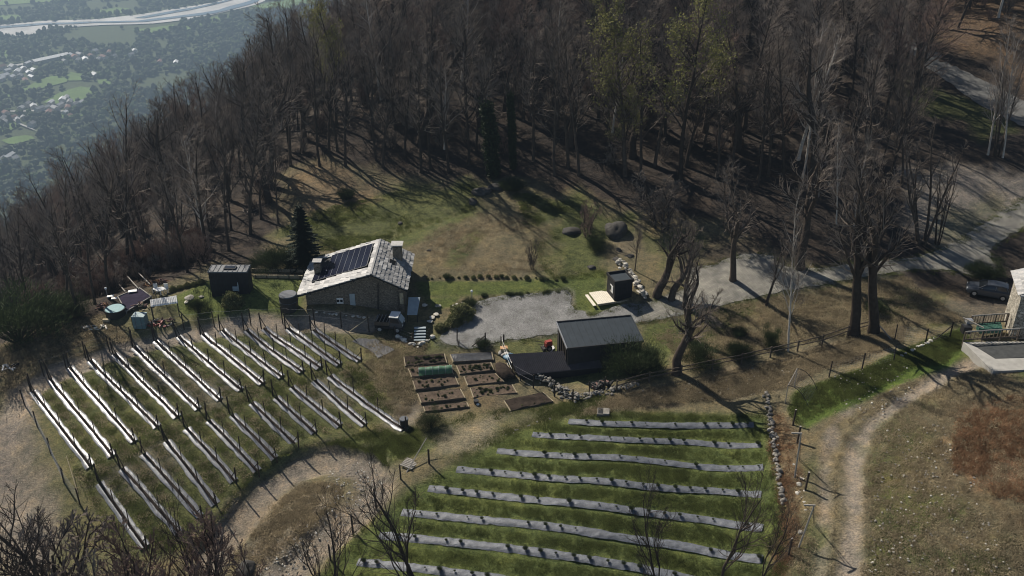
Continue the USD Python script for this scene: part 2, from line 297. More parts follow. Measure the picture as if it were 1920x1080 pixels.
# ------------------------------------------------------------------ ground cover colours
GRASS, LAWN, DRY, TAN, DIRT, LITTER, SOIL, RUST, VALLEY = [np.array(c) for c in ((.096,.112,.040), (.102,.128,.040), (.165,.143,.085), (.22,.182,.122), (.31,.265,.21), (.055,.045,.037), (.11,.08,.058), (.15,.09,.055), (.06,.075,.036))]
xs_o = lambda a, b, n: a + (b - a) * np.linspace(0, 1, n) ** 2.2
XS = np.r_[-np.flip(xs_o(-X0 + 4, 3200, 70)), gx, xs_o(X1 + 4, 1500, 40)]
YS = np.r_[-np.flip(xs_o(-Y0 + 4, 400, 25)), gy, xs_o(Y1 + 4, 4200, 90)]
AX, AY = np.meshgrid(XS, YS, indexing='ij'); AZ = h(AX, AY)
inner = (AX >= X0) & (AX <= X1) & (AY >= Y0) & (AY <= Y1)
COL = np.broadcast_to(LITTER, AX.shape + (3,)).copy()
vz = np.clip((-AZ - 380) / 80, 0, 1)[..., None]; COL = COL * (1 - vz) + VALLEY * vz
lump = np.where(inner, 1.0, 0.0); DIG = np.zeros_like(AX)
def dig(line, half, depth, soft=.6, berm=0.0):
    g = LineString(gpoly(line)[:, :2]); b = g.buffer(half + 3).bounds; m = (AX > b[0]) & (AX < b[2]) & (AY > b[1]) & (AY < b[3]); d = shapely.distance(g, shapely.points(AX[m], AY[m]))
    w = np.clip((half + soft - d) / soft, 0, 1); w = w * w * (3 - 2 * w); DIG[m] = np.minimum(DIG[m], -depth * w) + berm * np.exp(-((d - half - soft - .3) / .5) ** 2)
NZ = meshkit.fbm(np.stack([AX * .35, AY * .35, 0 * AX], -1), 4, 3) - .5
NZ2 = meshkit.fbm(np.stack([AX * .09, AY * .09, 0 * AX], -1), 3, 9) - .5
def paint(pts, col, soft=1.0, rough=1.2, amount=1.0, line=None, flat=None, world=False):
    """gives the ground inside a polygon (or along a line, half-width line) the colour of its cover, with a ragged edge"""
    P = np.asarray(pts, float) if world else gpoly(pts)[:, :2]
    g = LineString(P).buffer(line) if line else Polygon(P).buffer(0)
    b = g.bounds; m = (AX > b[0] - soft - 3) & (AX < b[2] + soft + 3) & (AY > b[1] - soft - 3) & (AY < b[3] + soft + 3)
    pt = shapely.points(AX[m], AY[m]); d = shapely.distance(g, pt); ins = shapely.contains(g, pt)
    if ins.any(): d = np.where(ins, -shapely.distance(g.boundary, pt), d)
    w = np.clip(.5 - (d + rough * 2.2 * NZ[m]) / soft, 0, 1) * amount
    COL[m] = COL[m] * (1 - w[:, None]) + np.asarray(col) * w[:, None]
    if flat is not None:
        w2 = np.clip(.5 - (d - .6) / 1.0, 0, 1); lump[m] = lump[m] * (1 - w2) + flat * w2
paint([(0,690),(60,640),(190,590),(330,525),(385,500),(480,505),(525,430),(530,320),(600,298),(720,320),(850,340),(960,340),(1100,365),(1180,395),(1350,415),(1430,470),(1560,500),(1700,540),(1920,590),(1990,1160),(-120,1160),(-60,760)], DRY, 2.5, 2.5)
G2 = GRASS * .8 + DRY * .3
paint([(0,690),(200,590),(340,560),(660,600),(850,600),(900,690),(700,830),(430,960),(250,1060),(-100,1100)], G2, 3, 2.5, .5)
# hollow and knoll behind the house
paint([(530,430),(590,395),(700,370),(800,345),(890,345),(890,395),(800,425),(745,455),(690,470),(600,470),(550,490)], GRASS, 2, 3, .8)
paint([(740,450),(790,430),(880,395),(895,405),(800,450),(760,465)], LAWN, .8, .8, .7)
paint([(960,360),(1100,380),(1180,410),(1150,470),(1140,520),(1040,525),(1010,490),(1040,440),(1000,400)], GRASS, 2, 3, .85)
paint([(760,480),(800,455),(870,425),(930,425),(985,455),(1000,500),(960,515),(800,520)], TAN * .9, 5, 8, .4)
paint([(830,500),(850,470),(890,430),(905,440),(880,480),(850,505)], GRASS, 1, 1, .8)
paint([(545,330),(600,305),(690,330),(700,380),(620,390),(560,400)], TAN * np.array((.95,.85,.78)), 2, 3, .8)
paint([(1130,450),(1190,440),(1200,480),(1150,490)], TAN, 1.5, 1.5, .7)
paint([(1260,450),(1420,450),(1430,520),(1320,500)], LITTER * 1.2, 2, 3, .8)
paint([(1200,440),(1300,430),(1320,470),(1240,500)], GRASS, 2, 3, .6)
# mown lawns
paint([(325,560),(390,525),(480,520),(565,518),(565,592),(420,600),(345,590)], LAWN, .8, .5, .95, flat=.15)
paint([(775,527),(900,528),(1050,522),(1135,505),(1145,560),(1190,590),(1110,592),(1078,582),(1075,545),(1000,551),(900,554),(790,556)], LAWN, .5, .25, .95, flat=.12)
paint([(795,560),(860,556),(850,575),(815,582)], LAWN, .4, .2, .95, flat=.15)
paint([(925,642),(1045,628),(1050,660),(945,672)], LAWN * .7 + DRY * .3, .5, .4, .9, flat=.3)
paint([(1195,606),(1300,584),(1420,560),(1425,585),(1310,640),(1245,668),(1212,645)], GRASS, 1, 1, .95)
paint([(1020,705),(1130,690),(1250,680),(1150,712),(1060,718)], GRASS, 1, 1, .8)
paint([(1600,560),(1700,530),(1810,585),(1800,610),(1660,600)], GRASS, 1.5, 2, .8)
paint([(1480,770),(1492,738),(1620,693),(1700,655),(1800,620),(1822,640),(1770,678),(1650,722),(1560,768),(1500,800)], np.array((.085,.122,.03)), .8, .5, 1.0, flat=.5)
paint([(1700,690),(1830,650),(1990,700),(1990,730),(1830,705)], GRASS, 1.2, 1.5, .8)
# slopes round the vineyards
paint([(1150,742),(1480,668),(1700,610),(1690,640),(1480,725),(1300,750),(1080,782)], TAN, 1.5, 2, .75)
paint([(1055,783),(1440,770),(1475,960),(1480,1130),(560,1130),(640,1020),(845,868),(975,800)], LAWN * .95, 1, .8, .95, flat=.3)
paint([(800,800),(900,770),(1010,760),(1140,738),(1130,760),(990,795),(900,840),(830,870)], GRASS * .6 + DRY * .5, 1.2, 1.5, .8)
paint([(830,805),(900,770),(960,775),(900,850),(830,850)], DIRT, 1.5, 2, .5)
paint([(560,850),(650,815),(790,800),(800,845),(730,870),(640,845)], LAWN * .9, 1.2, 1.2, .85)
paint([(60,725),(330,625),(620,612),(770,805),(600,825),(450,955),(345,1025),(250,1045),(170,930)], GRASS * .85 + DRY * .2, 1.2, 1.2, .9, flat=.35)
for q in ([(250,700),(420,770),(470,760),(300,680)], [(180,880),(300,830),(330,870),(200,930)], [(560,720),(640,720),(650,760),(590,760)]):
    paint(q, DIRT * .6, 1.5, 2.5, .6)
paint([(690,600),(800,625),(860,640),(760,670),(700,620)], GRASS, 1, 1.2, .7)
paint([(690,820),(740,745),(790,760),(800,800),(740,810)], DIRT * .85, 1.5, 1.5, .8)
paint([(750,668),(925,660),(965,720),(960,745),(1050,745),(950,780),(880,770),(795,778)], SOIL * .6 + DRY * .4, 1, 1, .7)
paint([(0,650),(110,610),(200,590),(250,640),(100,680),(0,740)], DRY * .45 + LITTER * .5, 2, 2.5, .8)
# tracks of bare earth
paint([(690,608),(640,604),(560,604),(480,606),(400,618),(300,638),(200,664),(100,700),(40,742),(5,800),(-10,870),(20,960),(60,1060)], DIRT, .7, .6, 1.0, line=1.3, flat=.4)
paint([(0,800),(50,760),(90,900),(120,1000),(60,1080),(-60,1080),(-60,850)], DIRT * .85, 2, 2, .8)
paint([(520,620),(440,640),(300,662),(170,705),(90,730)], GRASS * .8 + DRY * .3, .5, .5, .5, line=.35)
paint([(400,1040),(450,975),(500,915),(560,875),(620,860),(680,876),(705,915),(680,955),(620,1005),(560,1060),(500,1110)], DIRT * .82, .9, .8, .95, line=1.5, flat=.5)
paint([(430,1040),(500,960),(560,905),(640,905),(640,940),(560,1010),(470,1080)], TAN * .7 + DIRT * .25, 1.2, 2.5, .6)
paint([(420,1060),(520,1000),(600,950),(660,930),(640,1000),(560,1100)], DIRT * .9, 1.2, 1.8, .6)
paint([(1600,690),(1900,690),(1990,760),(1990,1130),(1480,1130),(1490,800),(1540,770)], DRY * .75 + LITTER * .35, 2, 2, .9)
paint([(1860,668),(1780,700),(1690,750),(1625,805),(1598,870),(1600,960),(1590,1110)], DIRT * .88, .6, .7, 1.0, line=.62, flat=.6)
paint([(1700,690),(1620,735),(1570,790),(1545,860),(1545,960),(1530,1110)], DIRT * .85, .6, .8, .95, line=.5)
for q in ([(1640,790),(1730,760),(1740,860),(1660,880)], [(1660,920),(1830,950),(1810,1000),(1690,980)], [(1480,860),(1540,850),(1530,1080),(1500,1080)], [(1650,1000),(1900,1030),(1920,1080),(1700,1090)]):
    paint(q, GRASS * .9, 2, 3.5, .8)
paint([(1820,790),(1890,745),(1990,730),(1990,960),(1890,930),(1800,870)], RUST * 1.15, 4, 7, .85)
paint([(1455,740),(1490,790),(1515,900),(1500,1000),(1470,1090),(1440,1090),(1470,960),(1440,800)], RUST * .6 + DRY * .4, .8, 1, .8)
paint([(1478,775),(1492,735),(1620,690),(1700,653),(1805,612),(1825,645),(1780,687),(1660,732),(1570,777),(1510,807)], np.array((.085,.122,.03)), .5, .3, 1.0, flat=.5)
# right hand side: parking ground, hillside, road verges
paint([(1690,320),(1780,315),(1990,320),(1990,425),(1860,455),(1760,462),(1690,430)], np.array((.23,.205,.175)), 2, 2.5, .9)
paint([(1760,400),(1880,370),(1860,440),(1760,460)], GRASS, 2, 2, .4)
paint([(1660,0),(1990,-20),(1990,200),(1850,120),(1760,100)], RUST * .8 + DRY * .3, 3, 4, .6)
paint([(1700,150),(1830,190),(1900,240),(1850,260),(1720,200)], GRASS * .8, 2, 3, .7)
paint([(1850,430),(1990,400),(1990,540),(1870,500)], LITTER, 2, 2, .8)
paint([(1690,590),(1800,560),(1890,560),(1900,600),(1800,605)], DIRT * .5, 1, 1.5, .7)

YARD = [(822,640),(858,600),(880,572),(930,558),(1000,552),(1060,543),(1070,550),(1078,583),(1110,590),(1150,580),(1195,570),(1235,562),(1290,590),(1215,604),(1120,612),(1040,628),(930,640),(900,650),(840,650)]
paint(YARD, (.235,.23,.22), .9, .5, .9, flat=.0)
ROAD = [(1192,577),(1240,560),(1290,540),(1290,500),(1330,500),(1390,478),(1450,478),(1470,500),(1520,505),(1600,496),(1700,485),(1760,470),(1800,450),(1860,410),(1920,372),(1990,345),(1990,400),(1920,425),(1850,470),(1870,500),(1850,522),(1790,508),(1720,505),(1640,515),(1560,530),(1480,545),(1400,562),(1300,583),(1240,594),(1215,604)]
paint(ROAD, (.25,.24,.21), .7, .4, .9, flat=.0)
TRK1 = [(690,608),(640,604),(560,604),(480,606),(400,618),(300,638),(200,664),(100,700),(40,742),(5,800),(-10,870),(20,960)]
dig(TRK1, 1.0, .22, .6, .08)
HAIR = [(400,1040),(450,975),(500,915),(560,875),(620,860),(680,876),(705,915),(680,955),(620,1005),(560,1060)]
dig(HAIR, 1.3, .45, .6, .16)
dig([(1860,668),(1780,700),(1690,750),(1625,805),(1598,870),(1600,960),(1590,1110)], .45, .16, .5, .04)
dig([(1720,690),(1640,735),(1585,790),(1555,860),(1550,960),(1530,1110)], .35, .14, .5, .04)
dig([(500,960),(560,915),(640,915),(640,940),(560,1010)], .3, .16, .5, .1)
AZ = AZ + DIG + np.where(inner, lump * (.26 * NZ + .5 * NZ2), 0)
nx, ny = AX.shape
iq, jq = np.meshgrid(np.arange(nx - 1), np.arange(ny - 1), indexing='ij')
quad = np.stack([iq * ny + jq, (iq + 1) * ny + jq, (iq + 1) * ny + jq + 1, iq * ny + jq + 1], -1).reshape(-1, 4)
terr = usdkit.mesh(stage, path_for('/World', 'ground'), (np.stack([AX, AY, AZ], -1).reshape(-1, 3), quad), M['ground'], smooth=True)
UsdGeom.PrimvarsAPI(terr).CreatePrimvar('turf', Sdf.ValueTypeNames.Color3fArray, 'vertex').Set(Vt.Vec3fArray.FromNumpy(np.clip(COL, .01, .6).reshape(-1, 3).astype(np.float32)))
tag(terr, kind='structure')
def drape(P, step, dz, rag=0.0, seed=0, world=False):
    """a sheet lying on the ground inside a polygon"""
    from scipy.spatial import Delaunay
    P = np.asarray(P, float)[:, :2] if world else gpoly(P)[:, :2]
    g = Polygon(P).buffer(0); ring = g.exterior; n = max(8, int(ring.length / step))
    bp = np.array([ring.interpolate(k / n, normalized=True).coords[0] for k in range(n)])
    if rag: bp = bp + rag * 2 * (np.stack([meshkit.noise(np.c_[bp * 1.1, 0 * bp[:, :1]], seed), meshkit.noise(np.c_[bp * 1.1, 0 * bp[:, :1]], seed + 4)], 1) - .5)
    g = Polygon(bp).buffer(0); b = g.bounds
    X, Y = np.meshgrid(np.arange(b[0], b[2], step), np.arange(b[1], b[3], step)); Q = np.c_[X.ravel(), Y.ravel()]
    Q = Q[shapely.contains(g.buffer(-step * .5), shapely.points(Q))] if len(Q) else Q
    V = np.vstack([bp, Q]); T = Delaunay(V).simplices
    T = T[shapely.contains(g, shapely.points(V[T].mean(1)))]
    a, bb, c = V[T[:, 0]], V[T[:, 1]], V[T[:, 2]]
    cr = (bb - a)[:, 0] * (c - a)[:, 1] - (bb - a)[:, 1] * (c - a)[:, 0]; T[cr < 0] = T[cr < 0][:, ::-1]; T = T[np.abs(cr) > 1e-5]
    return np.c_[V, h(V[:, 0], V[:, 1]) + dz], T
struct('gravel_yard', drape(YARD, .35, .045, .5, 2), 'gravel', True)
struct('paved_lane', drape(ROAD, .4, .05, .25, 3), 'pavers', True)
UPROAD = [(1990,195),(1920,188),(1860,160),(1800,125),(1750,92),(1700,55),(1660,10),(1690,-30),(1715,10),(1760,55),(1800,90),(1850,120),(1920,160),(1990,180)]
UPROAD = [(1990,262),(1920,238),(1850,205),(1790,165),(1740,130),(1690,85),(1650,30),(1675,20),(1720,75),(1780,120),(1850,155),(1920,190),(1990,215)]
struct('upper_road', drape(UPROAD, .8, .10, .3, 4), 'worn_asphalt', True)

# ------------------------------------------------------------------ valley floor far below
def vpt(px, py): p = planez(px, py, -498.); return p[..., :2]
def vpoly(pts): a = np.array(pts, float); return vpt(a[:, 0], a[:, 1])
VB = -498.0
def vsheet(name, pts, m, dz, step=40, rag=4, label=None):
    return struct(name, drape(vpoly(pts), step, dz, rag, 3, world=True), m)
vsheet('river_bed', [(-80,60),(0,46),(90,39),(180,36),(250,28),(330,16),(400,4),(450,-8),(520,-8),(480,8),(430,20),(370,34),(290,44),(180,47),(90,54),(60,66),(0,68),(-80,80)], 'river_gravel', 2.0)
vsheet('river', [(-80,58),(0,50),(90,43.5),(180,41),(260,39),(330,31),(400,21),(470,2),(480,-8),(493,-8),(484,5),(410,25),(335,34.5),(262,42.5),(180,43.5),(90,46.5),(0,53.5),(-80,62)], 'water', 3.2)
vsheet('river_arm', [(250,34),(330,20),(400,7),(440,-4),(450,-4),(405,9),(335,23),(255,37)], 'water', 3.2)
for q in ([(-40,10),(0,-4),(140,-8),(150,0),(80,4),(0,9)], [(-40,30),(0,28),(30,26),(55,36),(0,40),(-40,42)], [(180,20),(215,13),(250,16),(225,25),(190,25)], [(470,12),(560,-8),(600,-8),(590,8),(540,16),(500,18)],
          [(35,168),(65,155),(95,140),(120,145),(135,152),(100,160),(60,170),(40,175)], [(122,140),(140,132),(155,140),(152,150),(130,150)], [(80,190),(120,170),(160,160),(175,175),(160,186),(120,195),(90,192)], [(180,150),(200,147),(210,155),(188,165)],
          [(0,170),(20,176),(25,182),(0,180)], [(340,40),(430,28),(420,42),(350,56)], [(250,55),(330,45),(330,55),(270,62)], [(-40,230),(10,225),(40,232),(20,245),(-40,250)], [(-60,95),(10,92),(30,105),(-20,118),(-60,115)],
          [(100,215),(150,205),(165,215),(120,225)], [(0,262),(50,250),(70,258),(20,272)]):
    vsheet('field', q, 'field', 1.6, 30, 6)
for q in ([(0,126),(60,116),(130,100),(132,102),(60,119),(0,129)], [(0,208),(50,207),(110,205),(160,216),(160,218),(110,207.5),(50,209.5),(0,210.5)], [(10,210),(40,232),(70,245),(72,247),(38,235),(6,212)], [(120,196),(160,186),(162,187.5),(120,198)]):
    vsheet('valley_road', q, 'valley_road', 2.6, 30, 0)
# far houses: each with walls and a roof
def gable(w, l, e, r, o=.5):
    wall = hull([(sx * w / 2, sy * l / 2, z) for sx in (-1, 1) for sy in (-1, 1) for z in (-2, e)] + [(0, sy * l / 2, r - .15) for sy in (-1, 1)])
    t = .35; roof = []
    for s in (-1, 1):
        a = [(s * (w / 2 + o), -l / 2 - o, e - o * (r - e) / (w / 2)), (s * (w / 2 + o), l / 2 + o, e - o * (r - e) / (w / 2)), (0, l / 2 + o, r), (0, -l / 2 - o, r)]
        roof.append(hull(np.vstack([a, np.array(a) + (0, 0, t)])))
    return wall, join(roof)
SPOTS = [(3,128),(14,133),(25,126),(33,136),(45,131),(52,122),(8,143),(22,146),(38,144),(55,138),(64,133),(60,146),(48,153),(2,150),(131,106),(140,108),(150,104),(160,112),(172,107),(184,112),(196,110),(146,114),(205,101),(213,108),(178,98),(122,118),
         (52,198),(64,202),(75,207),(88,203),(96,196),(104,206),(112,199),(118,190),(125,184),(131,192),(128,205),(92,212),(12,216),(24,222),(34,228),(44,222),(8,232),(60,236),(130,219),(122,212),(142,200),(178,141),(330,119),(300,119),(5,225),(20,292),(14,298),(4,300),(28,300),(150,196),(246,106),(253,97),(40,205)]
vr = np.random.default_rng(5)
kinds = ['grey', 'clay', 'white']
for i, (a, b) in enumerate(SPOTS):
    p = vpt(a, b); w_, l_, e_ = vr.uniform(7, 12), vr.uniform(9, 20), vr.uniform(4.5, 8)
    k = vr.choice([0, 0, 1, 2]); k = 2 if (a < 66 and b < 155 and i % 2) else k
    zone = 'by the road at left edge' if b < 155 and a < 70 else 'beside the long industrial shed' if b < 120 else 'below the green fields' if b < 240 else 'under the wooded slope'
    t = thing('far_house', f'{"long" if l_ > 15 else "small" if l_ < 12 else "squarish"} {["grey", "red tiled", "white"][k]} roofed house in the valley {zone}', 'house', (p[0], p[1], float(h(p[0], p[1]))), vr.uniform(-.5, .9), group=f'{"long" if l_ > 15 else "small" if l_ < 12 else "squarish"} {["grey", "red tiled", "white"][k]} roofed valley houses {zone}')
    wl_, rf_ = gable(w_, l_, e_, e_ + w_ * .28)
    obj('wall', wl_, 'plaster', t); obj('roof', rf_, ['grey_roof', 'clay_roof', 'white_roof'][k], t)
p0, p1 = vpt(62, 118), vpt(127, 104); c = (p0 + p1) / 2; d = p1 - p0
t = thing('industrial_shed', 'very long pale roofed shed in the hazy valley', 'shed', (c[0], c[1], float(h(*c))), math.atan2(d[1], d[0]) - math.pi / 2)
wl_, rf_ = gable(20, float(np.hypot(*d)), 6, 9); obj('wall', wl_, 'plaster', t); obj('roof', rf_, 'white_roof', t)
# ------------------------------------------------------------------ haze
hz = box(4900, 4900, 600, (-850, 1950, 0)); hz.apply_translation((0, 0, 78 - 300)); hz.vertices[hz.vertices[:, 2] < 0, 2] = -502
M['haze'] = usdkit.material(stage, '/World/Looks/haze', {'v': ('principled_volume', {'color': (.58, .77, .97), 'density': .00013, 'anisotropy': .35})}, volume='v.volume')
tag(obj('haze', hz, 'haze'), kind='stuff')
# ------------------------------------------------------------------ stone house
yF = G(574, 571)[1]; yR = yF - .45
rf = planey(695, 515, yR); eL = planey(557, 555, yR); eR = planey(763, 545, yR)
rb = planez(713, 449, rf[2]); yB = rb[1]; xr, zr = rf[0], rf[2]
bL, bR = planey(574, 577, yF), planey(757, 592, yF)
house = thing('stone_house', 'grey stone house with slab roof, solar panels and two chimneys', 'house', (xr, yF, 0))
HO = np.array([xr, yF, 0.])
def hp(*p): return np.array(p, float) - HO
zb = -2.2
sl = (zr - eL[2]) / (xr - eL[0]); sr = (zr - eR[2]) / (eR[0] - xr)
wx0, wx1 = eL[0] + .8, eR[0] - .45
wall = hull([hp(x, y, z) for x, z in ((wx0, zb), (wx1, zb), (wx1, zr - (wx1 - xr) * sr - .1), (xr, zr - .1), (wx0, zr - (xr - wx0) * sl - .1)) for y in (yF, yB - .4)])
obj('wall', wall, 'house_stone', house)
TH = .14
roof_parts = []
for s, e, slope in ((-1, eL, sl), (1, eR, sr)):
    a = [hp(xr, yR, zr), hp(xr, yB, zr), hp(e[0], yB, e[2]), hp(e[0], yR, e[2])]
    roof_parts.append(hull(np.vstack([np.array(a) - (0, 0, TH + .04), np.array(a) - (0, 0, .04)])))
roof = obj('roof', join(roof_parts), 'dark_wood', house)
obj('ridge_cap', beam(hp(xr, yR, zr + .06), hp(xr, yB, zr + .06), .2, .07), 'roof_slab', roof)
# the field of solar panels, measured on the left slope
nL = np.array([-sl, 0, 1]); nL /= np.linalg.norm(nL); uL = np.array([0, 1., 0]); vL = np.array([-1, 0, -sl]); vL /= np.linalg.norm(vL)
def on_left(px, py):
    d = ray(px, py); o = np.array([xr, yR, zr]); t = ((o - CAM) @ nL) / (d @ nL); q = CAM + d * t - o; return q @ uL, q @ vL
qs = [on_left(*p) for p in ((604, 486), (700, 459), (688, 500), (583, 531))]
pu0, pu1 = (qs[2][0] + qs[3][0]) / 2, (qs[0][0] + qs[1][0]) / 2
pv0, pv1 = (qs[1][1] + qs[2][1]) / 2, (qs[0][1] + qs[3][1]) / 2
def lp(u, v, n=0.): return np.array([xr, yR, zr]) + uL * u + vL * v + nL * n - HO
NPV = 9
M['solar'] = usdkit.material(stage, '/World/Looks/solar', {'p': ('principled_bsdf', {'base_color': (.012, .014, .026), 'roughness': .12, 'specular_ior_level': .12})}, surface='p.BSDF')
for k in range(NPV):
    a, b = pv0 + (pv1 - pv0) * k / NPV + .01, pv0 + (pv1 - pv0) * (k + 1) / NPV - .02
    u1 = pu1; u0 = pu0
    if k >= NPV - 2: u1 = pu0 + (pu1 - pu0) * .52
    sp = obj('solar_panel', hull([lp(u, v, n) for u in (u0, u1) for v in (a, b) for n in (.10, .15)]), 'solar', house)
    fr = [hull([lp(u, v, n) for u in (u0, u1) for v in (b, b + .022) for n in (.10, .153)])]
    obj('frame', join(fr), 'tank_top', sp)
obj('panel_edge', join([hull([lp(u, v, n) for u in (pu0 - .06, pu0) for v in (pv0, pv1) for n in (.02, .16)]), hull([lp(u, v, n) for u in (pu0, pu1) for v in (pv0 - .06, pv0) for n in (.02, .16)])]), 'black_plastic', house)
def slabs(s, e, slope, skip, m, rows_step=.46, wmin=.38, wmax=.62):
    Ls = math.hypot(e[0] - xr, e[2] - zr); v_ = np.array([s, 0, -slope]) / math.hypot(1, slope); n_ = np.array([s * slope, 0, 1]) / math.hypot(1, slope)
    if s < 0: v_ = vL; n_ = nL
    nr = int(Ls / rows_step + .7); out = []
    for r in range(nr):
        v1 = Ls - r * rows_step + .04; v0 = max(.03, v1 - rows_step - .16); u = -.05
        while u < yB - yR:
            w = rng.uniform(wmin, wmax); w = min(w, yB - yR - u + .05)
            if w < .15: break
            um, vm = u + w / 2, (v0 + v1) / 2
            if not (skip and skip[0] - .1 < um < skip[1] + .1 and skip[2] - .15 < vm < skip[3] + .1) and v1 > .16:
                j = lambda k: rng.uniform(-k, k)
                base = []
                t0 = .02 + r * .0; lift = rng.uniform(.05, .12)
                for (uu, vv, ff) in ((u + .01 + j(.02), v1 + j(.05), lift), (u + w - .01 + j(.02), v1 + j(.05), lift), (u + w - .01, v0 + j(.03), .005), (u + .01, v0 + j(.03), .005)):
                    c0 = np.array([xr, yR, zr]) + np.array([0, 1, 0]) * uu + v_ * vv - HO
                    base += [c0 + n_ * (ff - .02), c0 + n_ * (ff + rng.uniform(.035, .06))]
                out.append(hull(base))
            u += w
    for k, b in enumerate(out): obj('slab', b, m[k % len(m)], roof)
    return len(out)
mat('roof_slab_dark', (.21, .21, .205), .5, .35, 4, .45, .5, 18)
n1_ = slabs(1, eR, sr, None, ['roof_slab', 'roof_slab_dark', 'roof_slab'])
n2_ = slabs(-1, eL, sl, (pu0, pu1, pv0, pv1), ['pale_slab', 'pale_slab', 'roof_slab'], .6, .5, .8)
# chimneys, skylight
def roof_pt(px, py, s):
    n_ = nL if s < 0 else np.array([sr, 0, 1]) / math.hypot(1, sr); o = np.array([xr, yR, zr]); d = ray(px, py); t = ((o - CAM) @ n_) / (d @ n_); return CAM + d * t - HO
for (px, py, s, w, hh) in ((597, 512, -1, .72, 1.25), (746, 484, 1, .95, 1.5)):
    q = roof_pt(px, py, s)
    ch = obj('chimney', box(w, w * .9, hh + 1, (q[0], q[1], q[2] + hh / 2 - .5)), 'house_stone', house)
    ring = [box(.13, .13, .22, (q[0] + a * w * .38, q[1] + b * w * .34, q[2] + hh + .1)) for a in (-1, 1) for b in (-1, 1)]
    obj('pillar', join(ring), 'dark_rock', ch)
    obj('cap', hull([(q[0] + a * w * .68, q[1] + b * w * .62, q[2] + hh + z) for a in (-1, 1) for b in (-1, 1) for z in (.2, .3)]), 'pale_slab' , ch)
q = roof_pt(736, 493, 1)
sk = obj('skylight', box(.7, .9, .14, tuple(q + (0, 0, .08)), ry=math.atan(sr)), 'black_plastic', house); obj('pane', box(.5, .7, .02, tuple(q + (0, 0, .165)), ry=math.atan(sr)), 'car_glass', sk)
def fpt(px, py): return planey(px, py, yF - .03) - HO
def facade(name, px0, py0, px1, py1, m, d=.06):
    a, b = fpt(px0, py0), fpt(px1, py1); c = (a + b) / 2; return obj(name, box(abs(b[0] - a[0]), d, abs(a[2] - b[2]), tuple(c)), m, house)
w = facade('window', 631, 559, 644, 569, 'white_paint'); a, b = fpt(633.5, 561), fpt(641, 567); c = (a + b) / 2
for dx in (-.17, .17): obj('pane', box(.27, .02, .3, (c[0] + dx, c[1] - .035, c[2])), 'car_glass', w)
d = facade('door', 655, 551, 667, 575, 'zinc_sheet'); a = fpt(664, 564); obj('handle', box(.05, .06, .16, tuple(a + (0, -.05, 0))), 'steel', d)
d2 = facade('door', 749, 549, 757, 570, 'old_board'); a = fpt(755, 561); obj('handle', box(.05, .06, .16, tuple(a + (0, -.05, 0))), 'steel', d2)
a, b = fpt(709, 530), fpt(709, 590); obj('drain_pipe', tube([a + (0, -.06, 0), b + (0, -.06, 0)], .055, 8), 'black_plastic', house)
facade('timber_post', 746, 546, 749, 590, 'dark_wood', .16)
for x in np.linspace(wx0 + .6, wx1 - .4, 7):
    zz = zr - ((xr - x) * sl if x < xr else (x - xr) * sr); obj('rafter', beam(hp(x, yR + .04, zz - .26), hp(x, yF + .1, zz - .26), .12, .16), 'dark_wood', house)
# lean-to sheet beside the house, canopy on two posts
a, b = G(766, 597), G(782, 598)
t = thing('lean_to_canopy', 'grey translucent sheet canopy on posts at right end of the stone house', 'canopy', a)
A = planey(766, 557, a[1] + 1.2) - a; B = planey(788, 557, a[1] + 1.2) - a
C = planey(763.5, 590, a[1] - .6) - a; D = planey(782, 590, a[1] - .6) - a
obj('sheet', hull(np.vstack([[A, B, C, D], np.array([A, B, C, D]) - (0, 0, .05)])), 'zinc_sheet', t)
for p in (C, D): obj('post', beam((p[0], p[1] + .08, -.6), (p[0], p[1] + .08, p[2] - .06), .08), 'dark_wood', t)
# round black water tank
p = G(543, 578); t = thing('water_tank', 'round black water tank with grey lid at left corner of the stone house', 'water tank', p)
obj('tank', cyl(.95, 1.75, (0, 0, -.1), 28), 'black_plastic', t); obj('lid', cyl(.93, .07, (0, 0, 1.66), 28, .86), 'tank_top', t); obj('band', tube([(.965 * math.cos(k), .965 * math.sin(k), 1.0) for k in np.linspace(0, 2 * math.pi, 29)], .025, 5), 'tank_top', t)

# ------------------------------------------------------------------ black cabins and sheds
def slab_of(pts, th): p = np.asarray(pts, float); return hull(np.vstack([p, p - (0, 0, th)]))
f0 = G(393, 558); yC = f0[1]
a, b = planey(389, 512.5, yC), planey(463, 509, yC); zt = (a[2] + b[2]) / 2; c1 = planez(398, 499, zt); c2 = planez(467, 496, zt); yC2 = (c1[1] + c2[1]) / 2
t = thing('black_cabin', 'black timber cabin with grey seamed roof and square rooflight on the lawn', 'cabin', f0)
x0, x1 = a[0] - f0[0], b[0] - f0[0]; dy = yC2 - yC; zt -= f0[2]
obj('wall', hull([(x, y, z) for x in (x0 + .06, x1 - .06) for y in (.05, dy - .05) for z in (-.7, zt - .05)]), 'dark_wood', t)
for k in range(15):
    x = x0 + .12 + (x1 - x0 - .24) * k / 14; obj('cladding_batten', box(.05, .03, zt + .4, (x, .03, zt / 2 - .25)), 'dark_wood', t)
rfm = obj('roof', hull([(x, y, z) for x in (x0, x1) for y in (0, dy) for z in (zt - .08, zt + .06)]), 'cabin_roof', t)
for k in range(9): x = x0 + .05 + (x1 - x0 - .1) * k / 8; obj('seam', box(.045, dy, .07, (x, dy / 2, zt + .08)), 'cabin_roof', rfm)
rl = obj('rooflight', box(1.25, dy * .42, .2, ((x0 + x1) / 2 + .12, dy * .5, zt + .12)), 'black_plastic', t); obj('pane', box(1.1, dy * .3, .02, ((x0 + x1) / 2 + .12, dy * .5, zt + .232)), 'car_glass', rl)
